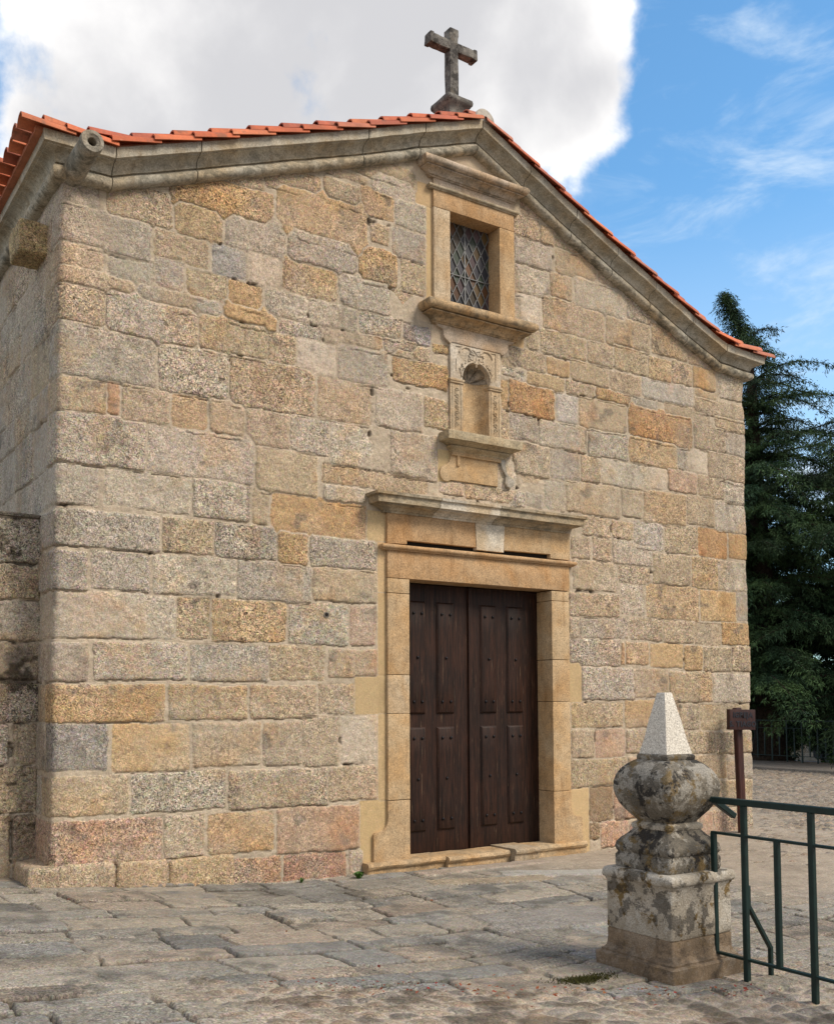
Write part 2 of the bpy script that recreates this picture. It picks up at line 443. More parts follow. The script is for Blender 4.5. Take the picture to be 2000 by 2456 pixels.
# numpy noise
def npnoise(rng, X, Y, cell, seed=0):
    """smooth value noise in [-1,1] at points X,Y with lattice size cell"""
    u = X/cell; v = Y/cell
    iu = np.floor(u).astype(np.int64); iv = np.floor(v).astype(np.int64)
    fu = u-iu; fv = v-iv
    fu = fu*fu*(3-2*fu); fv = fv*fv*(3-2*fv)
    def h(a, b):
        k = (a*374761393 + b*668265263 + seed*1442695041) & 0xffffffff
        k = ((k ^ (k >> 13))*1274126177) & 0xffffffff
        k = k ^ (k >> 16)
        return (k & 0xffff)/32767.5-1.0
    return (h(iu, iv)*(1-fu)+h(iu+1, iv)*fu)*(1-fv)+(h(iu, iv+1)*(1-fu)+h(iu+1, iv+1)*fu)*fv
def sstep(x, a, b):
    t = np.clip((x-a)/(b-a), 0, 1); return t*t*(3-2*t)

def grid_mesh(name, P, keep, col, gr):
    ny, nx = P.shape[:2]
    idx = np.arange(ny*nx).reshape(ny, nx)
    q = np.stack([idx[:-1, :-1], idx[:-1, 1:], idx[1:, 1:], idx[1:, :-1]], -1)[keep]
    used = np.zeros(ny*nx, bool); used[q.ravel()] = True
    rem = np.cumsum(used)-1
    q = rem[q]; v = P.reshape(-1, 3)[used]
    me = bpy.data.meshes.new(name)
    me.vertices.add(len(v)); me.vertices.foreach_set('co', v.astype(np.float32).ravel())
    me.loops.add(q.size); me.loops.foreach_set('vertex_index', q.astype(np.int32).ravel())
    me.polygons.add(len(q)); me.polygons.foreach_set('loop_start', np.arange(0, q.size, 4, dtype=np.int32))
    me.polygons.foreach_set('loop_total', np.full(len(q), 4, np.int32))
    a = me.attributes.new('Col', 'FLOAT_COLOR', 'POINT')
    c = np.ones((len(v), 4), np.float32); c[:, :3] = col.reshape(-1, 3)[used]
    a.data.foreach_set('color', c.ravel())
    a = me.attributes.new('gr', 'FLOAT', 'POINT'); a.data.foreach_set('value', gr.reshape(-1)[used].astype(np.float32))
    me.update(calc_edges=True)
    me.polygons.foreach_set('use_smooth', np.ones(len(q), bool))
    return me

PAL = dict(g=(.418, .362, .286), l=(.475, .408, .322), t=(.448, .350, .240), x=(.452, .335, .218), o=(.455, .318, .205), O=(.430, .262, .150),
           y=(.485, .360, .232), p=(.450, .330, .245), r=(.405, .265, .180), R=(.355, .205, .145), w=(.535, .458, .360), d=(.345, .298, .240),
           D=(.310, .282, .242), b=(.255, .185, .118), s=(.490, .400, .300), S=(.495, .378, .245), L=(.470, .408, .325))
MORTAR = plain('cement', (0.44, 0.40, 0.35), 0.9, 0, 0.25, 18, 0.2, 0.4)
M_ROAD = plain('asphalt', (0.15, 0.155, 0.165), 0.9, 0, 0.15, 8, 0.2)
M_EARTH = plain('earth', (0.16, 0.13, 0.09), 0.95, 0, 0.35, 3, 0.1, 0.3)
M_GRASS = plain('grass_blade', (0.022, 0.040, 0.010), 0.8, 0, 0.4, 5, 0.2)
M_WEED = plain('weed_leaf', (0.05, 0.11, 0.02), 0.7, 0, 0.3, 40, 0.2)
M_MOSS = plain('moss', (0.040, 0.040, 0.013), 0.95, 0, 0.4, 60, 0.1)
M_BARK = plain('bark', (0.032, 0.024, 0.019), 0.95, 0, 0.5, 14, 0.1, 0.8)
M_TYRE = plain('rubber', (0.012, 0.012, 0.013), 0.8)
M_CARP = plain('car_paint', (0.010, 0.011, 0.014), 0.4, 0.0, 0.05, 5, 0.5)
M_CARG = plain('car_glass', (0.02, 0.05, 0.11), 0.08, 0.0, 0.05, 5, 0.9)

def foliage(name, ca, cb):
    m, t, b = new_mat(name)
    col = attr(t, 'Col', 'Color')
    oc = t.n('ShaderNodeTexCoord').outputs['Object']
    a = t.noise(oc, 0.9, 3, 0.6)
    res = t.mix(t.ss(a, 0.35, 0.68), ca, cb)
    res = t.mix(1.0, res, col, 'MULTIPLY')
    t.put(b.inputs['Base Color'], res); b.inputs['Roughness'].default_value = 0.75
    b.inputs['Specular IOR Level'].default_value = 0.15
    return m
M_CEDAR = foliage('cedar_needles', (0.014, 0.034, 0.017), (0.046, 0.084, 0.030))
M_SHRUB = foliage('shrub_leaves', (0.045, 0.10, 0.025), (0.07, 0.13, 0.03))
M_LEAFR = foliage('dry_leaf', (0.20, 0.035, 0.025), (0.26, 0.10, 0.04))

def glass_mat():
    m, t, b = new_mat('leaded_glass')
    col = attr(t, 'Col', 'Color')
    t.put(b.inputs['Base Color'], col); b.inputs['Roughness'].default_value = 0.35
    b.inputs['Specular IOR Level'].default_value = 0.3
    return m
M_GLASS = glass_mat()

# ------------------------------------------------------------------ object helpers
def tag(o, label=None, cat=None, group=None, kind=None):
    for k, v in (('label', label), ('category', cat), ('group', group), ('kind', kind)):
        if v: o[k] = v
    return o
def empty(name, loc, label, cat, group=None):
    o = bpy.data.objects.new(name, None); COL.objects.link(o)
    o.location = loc; o.empty_display_size = 0.3
    return tag(o, label, cat, group)
def world_loc(o):
    v = Vector(o.location)
    while o.parent: o = o.parent; v += Vector(o.location)
    return v
def link(name, me, mat, parent=None):
    """mesh given in world metres; parented without moving it"""
    if mat and not me.materials: me.materials.append(mat)
    o = bpy.data.objects.new(name, me); COL.objects.link(o)
    if parent:
        o.parent = parent
        o.location = -world_loc(parent)
    return o

class MB:
    def __init__(self): self.v = []; self.f = []; self.c = []; self.g = []
    def add(self, v, f, col=(.5, .4, .3), g=0.0):
        k = len(self.v)
        self.v += [tuple(p) for p in v]
        self.f += [[i+k for i in q] for q in f]
        self.c += [col]*len(v); self.g += [g]*len(v)
    def addbm(self, bm, col=(.5, .4, .3), g=0.0):
        bm.verts.index_update()
        self.add([x.co[:] for x in bm.verts], [[w.index for w in q.verts] for q in bm.faces], col, g); bm.free()
    def build(self, name, mat, parent=None, smooth=30):
        me = bpy.data.meshes.new(name); me.from_pydata(self.v, [], self.f)
        a = me.attributes.new('Col', 'FLOAT_COLOR', 'POINT')
        c = np.ones((len(self.v), 4), np.float32); c[:, :3] = np.array(self.c, np.float32).reshape(-1, 3)
        a.data.foreach_set('color', c.ravel())
        a = me.attributes.new('gr', 'FLOAT', 'POINT'); a.data.foreach_set('value', np.array(self.g, np.float32))
        me.update()
        if smooth is not None and smooth > 0:
            me.polygons.foreach_set('use_smooth', [True]*len(me.polygons))
            me.set_sharp_from_angle(angle=R(smooth))
        return link(name, me, mat, parent)

def roughen(bm, amp, freq=9.0, seed=0.0):
    if amp <= 0: return
    o = Vector((seed, seed*1.7, seed*.6))
    for v in bm.verts:
        p = v.co*freq + o
        v.co += Vector((mnoise.noise(p), mnoise.noise(p+Vector((9, 3, 1))), mnoise.noise(p+Vector((2, 8, 5)))))*amp \
            + Vector((mnoise.noise(p*3.1), mnoise.noise(p*3.1+Vector((9, 3, 1))), mnoise.noise(p*3.1+Vector((2, 8, 5)))))*amp*0.5
def cut_long(bm, L):
    for _ in range(5):
        es = [e for e in bm.edges if e.calc_length() > L*1.5]
        if not es: break
        bmesh.ops.subdivide_edges(bm, edges=es, cuts=1, use_grid_fill=True)
def bbox(x0, x1, y0, y1, z0, z1, bev=0.008, sub=0.08, amp=0.003, seg=2):
    bm = bmesh.new(); bmesh.ops.create_cube(bm, size=1)
    for v in bm.verts: v.co = Vector(((x0+x1)/2+v.co.x*(x1-x0), (y0+y1)/2+v.co.y*(y1-y0), (z0+z1)/2+v.co.z*(z1-z0)))
    if bev: bmesh.ops.bevel(bm, geom=bm.edges[:], offset=bev, segments=seg, affect='EDGES', profile=0.6)
    if sub: cut_long(bm, sub)
    roughen(bm, amp, 9, (x0*3.1+z0*1.3) % 7)
    return bm
def prism(poly, y0, y1, bev=0.008, amp=0.002, sub=0.0):
    """polygon in (x,z) extruded from y0 (front, smaller) to y1"""
    bm = bmesh.new()
    a = [bm.verts.new((x, y0, z)) for x, z in poly]; b = [bm.verts.new((x, y1, z)) for x, z in poly]
    f = bm.faces.new(a); n = len(poly)
    for i in range(n): bm.faces.new((a[i], b[i], b[(i+1) % n], a[(i+1) % n]))
    bm.faces.new(b[::-1])
    bmesh.ops.recalc_face_normals(bm, faces=bm.faces[:])
    if bev: bmesh.ops.bevel(bm, geom=[e for e in f.edges], offset=bev, segments=2, affect='EDGES', profile=0.6)
    if sub:
        bmesh.ops.triangulate(bm, faces=[q for q in bm.faces if len(q.verts) > 4])
        cut_long(bm, sub)
    roughen(bm, amp, 9, poly[0][0])
    return bm
def grid_faces(n, m, closed=False):
    F = []
    for i in range(n-1):
        for j in range(m if closed else m-1):
            F.append((i*m+j, i*m+(j+1) % m, (i+1)*m+(j+1) % m, (i+1)*m+j))
    return F
def tube(pts, rad, n=8, square=False):
    """tube along points; radius scalar or list"""
    V = []; pts = [Vector(p) for p in pts]
    for i, p in enumerate(pts):
        d = (pts[min(i+1, len(pts)-1)]-pts[max(i-1, 0)]).normalized()
        ref = Vector((0, 0, 1)) if abs(d.z) < 0.9 else Vector((1, 0, 0))
        a = d.cross(ref).normalized(); b = a.cross(d)
        r = rad[i] if isinstance(rad, (list, tuple)) else rad
        for k in range(n):
            t = 2*math.pi*(k+0.5)/n
            V.append(p + (a*math.cos(t)+b*math.sin(t))*r)
    F = grid_faces(len(pts), n, True)
    F = [q[::-1] for q in F]
    F.append(tuple(range(n))); F.append(tuple(range((len(pts)-1)*n, len(pts)*n))[::-1])
    return V, F
def bar(p, q, w, h=None):
    """square bar between two points"""
    p, q = Vector(p), Vector(q); d = (q-p).normalized(); h = h or w
    ref = Vector((0, 0, 1)) if abs(d.z) < 0.9 else Vector((0, 1, 0))
    a = d.cross(ref).normalized()*w/2; b = a.cross(d).normalized()*h/2
    bm = bmesh.new()
    vs = [bm.verts.new(x+sa*a+sb*b) for x in (p, q) for sa, sb in ((-1, -1), (1, -1), (1, 1), (-1, 1))]
    for idx in ((0, 1, 2, 3), (7, 6, 5, 4), (0, 4, 5, 1), (1, 5, 6, 2), (2, 6, 7, 3), (3, 7, 4, 0)): bm.faces.new([vs[i] for i in idx])
    bmesh.ops.recalc_face_normals(bm, faces=bm.faces[:])
    bmesh.ops.bevel(bm, geom=bm.edges[:], offset=min(w, h)*0.12, segments=1, affect='EDGES')
    return bm

# numpy noise
def npnoise(rng, X, Y, cell, seed=0):
    """smooth value noise in [-1,1] at points X,Y with lattice size cell"""
    u = X/cell; v = Y/cell
    iu = np.floor(u).astype(np.int64); iv = np.floor(v).astype(np.int64)
    fu = u-iu; fv = v-iv
    fu = fu*fu*(3-2*fu); fv = fv*fv*(3-2*fv)
    def h(a, b):
        k = (a*374761393 + b*668265263 + seed*1442695041) & 0xffffffff
        k = ((k ^ (k >> 13))*1274126177) & 0xffffffff
        k = k ^ (k >> 16)
        return (k & 0xffff)/32767.5-1.0
    return (h(iu, iv)*(1-fu)+h(iu+1, iv)*fu)*(1-fv)+(h(iu, iv+1)*(1-fu)+h(iu+1, iv+1)*fu)*fv
def sstep(x, a, b):
    t = np.clip((x-a)/(b-a), 0, 1); return t*t*(3-2*t)

def grid_mesh(name, P, keep, col, gr):
    ny, nx = P.shape[:2]
    idx = np.arange(ny*nx).reshape(ny, nx)
    q = np.stack([idx[:-1, :-1], idx[:-1, 1:], idx[1:, 1:], idx[1:, :-1]], -1)[keep]
    used = np.zeros(ny*nx, bool); used[q.ravel()] = True
    rem = np.cumsum(used)-1
    q = rem[q]; v = P.reshape(-1, 3)[used]
    me = bpy.data.meshes.new(name)
    me.vertices.add(len(v)); me.vertices.foreach_set('co', v.astype(np.float32).ravel())
    me.loops.add(q.size); me.loops.foreach_set('vertex_index', q.astype(np.int32).ravel())
    me.polygons.add(len(q)); me.polygons.foreach_set('loop_start', np.arange(0, q.size, 4, dtype=np.int32))
    me.polygons.foreach_set('loop_total', np.full(len(q), 4, np.int32))
    a = me.attributes.new('Col', 'FLOAT_COLOR', 'POINT')
    c = np.ones((len(v), 4), np.float32); c[:, :3] = col.reshape(-1, 3)[used]
    a.data.foreach_set('color', c.ravel())
    a = me.attributes.new('gr', 'FLOAT', 'POINT'); a.data.foreach_set('value', gr.reshape(-1)[used].astype(np.float32))
    me.update(calc_edges=True)
    me.polygons.foreach_set('use_smooth', np.ones(len(q), bool))
    return me

PAL = dict(g=(.405, .335, .252), l=(.455, .378, .284), t=(.440, .335, .222), x=(.435, .315, .198), o=(.440, .300, .185), O=(.420, .250, .138),
           y=(.470, .340, .205), p=(.435, .312, .228), r=(.395, .250, .168), R=(.350, .195, .135), w=(.520, .445, .350), d=(.330, .282, .225),
           D=(.300, .268, .228), b=(.250, .180, .112), s=(.485, .395, .295), S=(.490, .370, .235), L=(.455, .395, .315))
MORTAR = plain('cement', (0.44, 0.40, 0.35), 0.9, 0, 0.25, 18, 0.2, 0.4)
M_ROAD = plain('asphalt', (0.15, 0.155, 0.165), 0.9, 0, 0.15, 8, 0.2)
M_EARTH = plain('earth', (0.16, 0.13, 0.09), 0.95, 0, 0.35, 3, 0.1, 0.3)
M_GRASS = plain('grass_blade', (0.022, 0.040, 0.010), 0.8, 0, 0.4, 5, 0.2)
M_WEED = plain('weed_leaf', (0.05, 0.11, 0.02), 0.7, 0, 0.3, 40, 0.2)
M_MOSS = plain('moss', (0.040, 0.040, 0.013), 0.95, 0, 0.4, 60, 0.1)
M_BARK = plain('bark', (0.032, 0.024, 0.019), 0.95, 0, 0.5, 14, 0.1, 0.8)
M_TYRE = plain('rubber', (0.012, 0.012, 0.013), 0.8)
M_CARP = plain('car_paint', (0.010, 0.011, 0.014), 0.4, 0.0, 0.05, 5, 0.5)
M_CARG = plain('car_glass', (0.02, 0.05, 0.11), 0.08, 0.0, 0.05, 5, 0.9)

def foliage(name, ca, cb):
    m, t, b = new_mat(name)
    col = attr(t, 'Col', 'Color')
    oc = t.n('ShaderNodeTexCoord').outputs['Object']
    a = t.noise(oc, 0.9, 3, 0.6)
    res = t.mix(t.ss(a, 0.35, 0.68), ca, cb)
    res = t.mix(1.0, res, col, 'MULTIPLY')
    t.put(b.inputs['Base Color'], res); b.inputs['Roughness'].default_value = 0.75
    b.inputs['Specular IOR Level'].default_value = 0.15
    return m
M_CEDAR = foliage('cedar_needles', (0.014, 0.034, 0.017), (0.046, 0.084, 0.030))
M_SHRUB = foliage('shrub_leaves', (0.045, 0.10, 0.025), (0.07, 0.13, 0.03))
M_LEAFR = foliage('dry_leaf', (0.20, 0.035, 0.025), (0.26, 0.10, 0.04))

def glass_mat():
    m, t, b = new_mat('leaded_glass')
    col = attr(t, 'Col', 'Color')
    t.put(b.inputs['Base Color'], col); b.inputs['Roughness'].default_value = 0.35
    b.inputs['Specular IOR Level'].default_value = 0.3
    return m
M_GLASS = glass_mat()

# ------------------------------------------------------------------ object helpers
def tag(o, label=None, cat=None, group=None, kind=None):
    for k, v in (('label', label), ('category', cat), ('group', group), ('kind', kind)):
        if v: o[k] = v
    return o
def empty(name, loc, label, cat, group=None):
    o = bpy.data.objects.new(name, None); COL.objects.link(o)
    o.location = loc; o.empty_display_size = 0.3
    return tag(o, label, cat, group)
def world_loc(o):
    v = Vector(o.location)
    while o.parent: o = o.parent; v += Vector(o.location)
    return v
def link(name, me, mat, parent=None):
    """mesh given in world metres; parented without moving it"""
    if mat and not me.materials: me.materials.append(mat)
    o = bpy.data.objects.new(name, me); COL.objects.link(o)
    if parent:
        o.parent = parent
        o.location = -world_loc(parent)
    return o

class MB:
    def __init__(self): self.v = []; self.f = []; self.c = []; self.g = []
    def add(self, v, f, col=(.5, .4, .3), g=0.0):
        k = len(self.v)
        self.v += [tuple(p) for p in v]
        self.f += [[i+k for i in q] for q in f]
        self.c += [col]*len(v); self.g += [g]*len(v)
    def addbm(self, bm, col=(.5, .4, .3), g=0.0):
        bm.verts.index_update()
        self.add([x.co[:] for x in bm.verts], [[w.index for w in q.verts] for q in bm.faces], col, g); bm.free()
    def build(self, name, mat, parent=None, smooth=30):
        me = bpy.data.meshes.new(name); me.from_pydata(self.v, [], self.f)
        a = me.attributes.new('Col', 'FLOAT_COLOR', 'POINT')
        c = np.ones((len(self.v), 4), np.float32); c[:, :3] = np.array(self.c, np.float32).reshape(-1, 3)
        a.data.foreach_set('color', c.ravel())
        a = me.attributes.new('gr', 'FLOAT', 'POINT'); a.data.foreach_set('value', np.array(self.g, np.float32))
        me.update()
        if smooth is not None and smooth > 0:
            me.polygons.foreach_set('use_smooth', [True]*len(me.polygons))
            me.set_sharp_from_angle(angle=R(smooth))
        return link(name, me, mat, parent)

def roughen(bm, amp, freq=9.0, seed=0.0):
    if amp <= 0: return
    o = Vector((seed, seed*1.7, seed*.6))
    for v in bm.verts:
        p = v.co*freq + o
        v.co += Vector((mnoise.noise(p), mnoise.noise(p+Vector((9, 3, 1))), mnoise.noise(p+Vector((2, 8, 5)))))*amp \
            + Vector((mnoise.noise(p*3.1), mnoise.noise(p*3.1+Vector((9, 3, 1))), mnoise.noise(p*3.1+Vector((2, 8, 5)))))*amp*0.5
def cut_long(bm, L):
    for _ in range(5):
        es = [e for e in bm.edges if e.calc_length() > L*1.5]
        if not es: break
        bmesh.ops.subdivide_edges(bm, edges=es, cuts=1, use_grid_fill=True)
def bbox(x0, x1, y0, y1, z0, z1, bev=0.008, sub=0.08, amp=0.003, seg=2):
    bm = bmesh.new(); bmesh.ops.create_cube(bm, size=1)
    for v in bm.verts: v.co = Vector(((x0+x1)/2+v.co.x*(x1-x0), (y0+y1)/2+v.co.y*(y1-y0), (z0+z1)/2+v.co.z*(z1-z0)))
    if bev: bmesh.ops.bevel(bm, geom=bm.edges[:], offset=bev, segments=seg, affect='EDGES', profile=0.6)
    if sub: cut_long(bm, sub)
    roughen(bm, amp, 9, (x0*3.1+z0*1.3) % 7)
    return bm
def prism(poly, y0, y1, bev=0.008, amp=0.002, sub=0.0):
    """polygon in (x,z) extruded from y0 (front, smaller) to y1"""
    bm = bmesh.new()
    a = [bm.verts.new((x, y0, z)) for x, z in poly]; b = [bm.verts.new((x, y1, z)) for x, z in poly]
    f = bm.faces.new(a); n = len(poly)
    for i in range(n): bm.faces.new((a[i], b[i], b[(i+1) % n], a[(i+1) % n]))
    bm.faces.new(b[::-1])
    bmesh.ops.recalc_face_normals(bm, faces=bm.faces[:])
    if bev: bmesh.ops.bevel(bm, geom=[e for e in f.edges], offset=bev, segments=2, affect='EDGES', profile=0.6)
    if sub:
        bmesh.ops.triangulate(bm, faces=[q for q in bm.faces if len(q.verts) > 4])
        cut_long(bm, sub)
    roughen(bm, amp, 9, poly[0][0])
    return bm
def grid_faces(n, m, closed=False):
    F = []
    for i in range(n-1):
        for j in range(m if closed else m-1):
            F.append((i*m+j, i*m+(j+1) % m, (i+1)*m+(j+1) % m, (i+1)*m+j))
    return F
def tube(pts, rad, n=8, square=False):
    """tube along points; radius scalar or list"""
    V = []; pts = [Vector(p) for p in pts]
    for i, p in enumerate(pts):
        d = (pts[min(i+1, len(pts)-1)]-pts[max(i-1, 0)]).normalized()
        ref = Vector((0, 0, 1)) if abs(d.z) < 0.9 else Vector((1, 0, 0))
        a = d.cross(ref).normalized(); b = a.cross(d)
        r = rad[i] if isinstance(rad, (list, tuple)) else rad
        for k in range(n):
            t = 2*math.pi*(k+0.5)/n
            V.append(p + (a*math.cos(t)+b*math.sin(t))*r)
    F = grid_faces(len(pts), n, True)
    F = [q[::-1] for q in F]
    F.append(tuple(range(n))); F.append(tuple(range((len(pts)-1)*n, len(pts)*n))[::-1])
    return V, F
def bar(p, q, w, h=None):
    """square bar between two points"""
    p, q = Vector(p), Vector(q); d = (q-p).normalized(); h = h or w
    ref = Vector((0, 0, 1)) if abs(d.z) < 0.9 else Vector((0, 1, 0))
    a = d.cross(ref).normalized()*w/2; b = a.cross(d).normalized()*h/2
    bm = bmesh.new()
    vs = [bm.verts.new(x+sa*a+sb*b) for x in (p, q) for sa, sb in ((-1, -1), (1, -1), (1, 1), (-1, 1))]
    for idx in ((0, 1, 2, 3), (7, 6, 5, 4), (0, 4, 5, 1), (1, 5, 6, 2), (2, 6, 7, 3), (3, 7, 4, 0)): bm.faces.new([vs[i] for i in idx])
    bmesh.ops.recalc_face_normals(bm, faces=bm.faces[:])
    bmesh.ops.bevel(bm, geom=bm.edges[:], offset=min(w, h)*0.12, segments=1, affect='EDGES')
    return bm

# numpy noise
def npnoise(rng, X, Y, cell, seed=0):
    """smooth value noise in [-1,1] at points X,Y with lattice size cell"""
    u = X/cell; v = Y/cell
    iu = np.floor(u).astype(np.int64); iv = np.floor(v).astype(np.int64)
    fu = u-iu; fv = v-iv
    fu = fu*fu*(3-2*fu); fv = fv*fv*(3-2*fv)
    def h(a, b):
        k = (a*374761393 + b*668265263 + seed*1442695041) & 0xffffffff
        k = ((k ^ (k >> 13))*1274126177) & 0xffffffff
        k = k ^ (k >> 16)
        return (k & 0xffff)/32767.5-1.0
    return (h(iu, iv)*(1-fu)+h(iu+1, iv)*fu)*(1-fv)+(h(iu, iv+1)*(1-fu)+h(iu+1, iv+1)*fu)*fv
def sstep(x, a, b):
    t = np.clip((x-a)/(b-a), 0, 1); return t*t*(3-2*t)

def grid_mesh(name, P, keep, col, gr):
    ny, nx = P.shape[:2]
    idx = np.arange(ny*nx).reshape(ny, nx)
    q = np.stack([idx[:-1, :-1], idx[:-1, 1:], idx[1:, 1:], idx[1:, :-1]], -1)[keep]
    used = np.zeros(ny*nx, bool); used[q.ravel()] = True
    rem = np.cumsum(used)-1
    q = rem[q]; v = P.reshape(-1, 3)[used]
    me = bpy.data.meshes.new(name)
    me.vertices.add(len(v)); me.vertices.foreach_set('co', v.astype(np.float32).ravel())
    me.loops.add(q.size); me.loops.foreach_set('vertex_index', q.astype(np.int32).ravel())
    me.polygons.add(len(q)); me.polygons.foreach_set('loop_start', np.arange(0, q.size, 4, dtype=np.int32))
    me.polygons.foreach_set('loop_total', np.full(len(q), 4, np.int32))
    a = me.attributes.new('Col', 'FLOAT_COLOR', 'POINT')
    c = np.ones((len(v), 4), np.float32); c[:, :3] = col.reshape(-1, 3)[used]
    a.data.foreach_set('color', c.ravel())
    a = me.attributes.new('gr', 'FLOAT', 'POINT'); a.data.foreach_set('value', gr.reshape(-1)[used].astype(np.float32))
    me.update(calc_edges=True)
    me.polygons.foreach_set('use_smooth', np.ones(len(q), bool))
    return me

PAL = dict(g=(.352, .302, .236), l=(.432, .370, .286), t=(.405, .315, .212), x=(.408, .300, .182), o=(.412, .276, .148), O=(.395, .228, .105),
           y=(.465, .335, .190), p=(.412, .292, .208), r=(.365, .222, .140), R=(.312, .162, .110), w=(.520, .445, .345), d=(.270, .238, .200),
           D=(.262, .238, .208), b=(.225, .160, .100), s=(.485, .388, .285), S=(.485, .362, .220), L=(.430, .382, .312))
MORTAR = plain('cement', (0.44, 0.40, 0.35), 0.9, 0, 0.25, 18, 0.2, 0.4)
M_ROAD = plain('asphalt', (0.15, 0.155, 0.165), 0.9, 0, 0.15, 8, 0.2)
M_EARTH = plain('earth', (0.16, 0.13, 0.09), 0.95, 0, 0.35, 3, 0.1, 0.3)
M_GRASS = plain('grass_blade', (0.022, 0.040, 0.010), 0.8, 0, 0.4, 5, 0.2)
M_WEED = plain('weed_leaf', (0.05, 0.11, 0.02), 0.7, 0, 0.3, 40, 0.2)
M_MOSS = plain('moss', (0.040, 0.040, 0.013), 0.95, 0, 0.4, 60, 0.1)
M_BARK = plain('bark', (0.032, 0.024, 0.019), 0.95, 0, 0.5, 14, 0.1, 0.8)
M_TYRE = plain('rubber', (0.012, 0.012, 0.013), 0.8)
M_CARP = plain('car_paint', (0.010, 0.011, 0.014), 0.4, 0.0, 0.05, 5, 0.5)
M_CARG = plain('car_glass', (0.02, 0.05, 0.11), 0.08, 0.0, 0.05, 5, 0.9)

def foliage(name, ca, cb):
    m, t, b = new_mat(name)
    col = attr(t, 'Col', 'Color')
    oc = t.n('ShaderNodeTexCoord').outputs['Object']
    a = t.noise(oc, 0.9, 3, 0.6)
    res = t.mix(t.ss(a, 0.35, 0.68), ca, cb)
    res = t.mix(1.0, res, col, 'MULTIPLY')
    t.put(b.inputs['Base Color'], res); b.inputs['Roughness'].default_value = 0.75
    b.inputs['Specular IOR Level'].default_value = 0.15
    return m
M_CEDAR = foliage('cedar_needles', (0.014, 0.034, 0.017), (0.046, 0.084, 0.030))
M_SHRUB = foliage('shrub_leaves', (0.045, 0.10, 0.025), (0.07, 0.13, 0.03))
M_LEAFR = foliage('dry_leaf', (0.20, 0.035, 0.025), (0.26, 0.10, 0.04))

def glass_mat():
    m, t, b = new_mat('leaded_glass')
    col = attr(t, 'Col', 'Color')
    t.put(b.inputs['Base Color'], col); b.inputs['Roughness'].default_value = 0.35
    b.inputs['Specular IOR Level'].default_value = 0.3
    return m
M_GLASS = glass_mat()

# ------------------------------------------------------------------ object helpers
def tag(o, label=None, cat=None, group=None, kind=None):
    for k, v in (('label', label), ('category', cat), ('group', group), ('kind', kind)):
        if v: o[k] = v
    return o
def empty(name, loc, label, cat, group=None):
    o = bpy.data.objects.new(name, None); COL.objects.link(o)
    o.location = loc; o.empty_display_size = 0.3
    return tag(o, label, cat, group)
def world_loc(o):
    v = Vector(o.location)
    while o.parent: o = o.parent; v += Vector(o.location)
    return v
def link(name, me, mat, parent=None):
    """mesh given in world metres; parented without moving it"""
    if mat and not me.materials: me.materials.append(mat)
    o = bpy.data.objects.new(name, me); COL.objects.link(o)
    if parent:
        o.parent = parent
        o.location = -world_loc(parent)
    return o

class MB:
    def __init__(self): self.v = []; self.f = []; self.c = []; self.g = []
    def add(self, v, f, col=(.5, .4, .3), g=0.0):
        k = len(self.v)
        self.v += [tuple(p) for p in v]
        self.f += [[i+k for i in q] for q in f]
        self.c += [col]*len(v); self.g += [g]*len(v)
    def addbm(self, bm, col=(.5, .4, .3), g=0.0):
        bm.verts.index_update()
        self.add([x.co[:] for x in bm.verts], [[w.index for w in q.verts] for q in bm.faces], col, g); bm.free()
    def build(self, name, mat, parent=None, smooth=30):
        me = bpy.data.meshes.new(name); me.from_pydata(self.v, [], self.f)
        a = me.attributes.new('Col', 'FLOAT_COLOR', 'POINT')
        c = np.ones((len(self.v), 4), np.float32); c[:, :3] = np.array(self.c, np.float32).reshape(-1, 3)
        a.data.foreach_set('color', c.ravel())
        a = me.attributes.new('gr', 'FLOAT', 'POINT'); a.data.foreach_set('value', np.array(self.g, np.float32))
        me.update()
        if smooth is not None and smooth > 0:
            me.polygons.foreach_set('use_smooth', [True]*len(me.polygons))
            me.set_sharp_from_angle(angle=R(smooth))
        return link(name, me, mat, parent)

def roughen(bm, amp, freq=9.0, seed=0.0):
    if amp <= 0: return
    o = Vector((seed, seed*1.7, seed*.6))
    for v in bm.verts:
        p = v.co*freq + o
        v.co += Vector((mnoise.noise(p), mnoise.noise(p+Vector((9, 3, 1))), mnoise.noise(p+Vector((2, 8, 5)))))*amp \
            + Vector((mnoise.noise(p*3.1), mnoise.noise(p*3.1+Vector((9, 3, 1))), mnoise.noise(p*3.1+Vector((2, 8, 5)))))*amp*0.5
def cut_long(bm, L):
    for _ in range(5):
        es = [e for e in bm.edges if e.calc_length() > L*1.5]
        if not es: break
        bmesh.ops.subdivide_edges(bm, edges=es, cuts=1, use_grid_fill=True)
def bbox(x0, x1, y0, y1, z0, z1, bev=0.008, sub=0.08, amp=0.003, seg=2):
    bm = bmesh.new(); bmesh.ops.create_cube(bm, size=1)
    for v in bm.verts: v.co = Vector(((x0+x1)/2+v.co.x*(x1-x0), (y0+y1)/2+v.co.y*(y1-y0), (z0+z1)/2+v.co.z*(z1-z0)))
    if bev: bmesh.ops.bevel(bm, geom=bm.edges[:], offset=bev, segments=seg, affect='EDGES', profile=0.6)
    if sub: cut_long(bm, sub)
    roughen(bm, amp, 9, (x0*3.1+z0*1.3) % 7)
    return bm
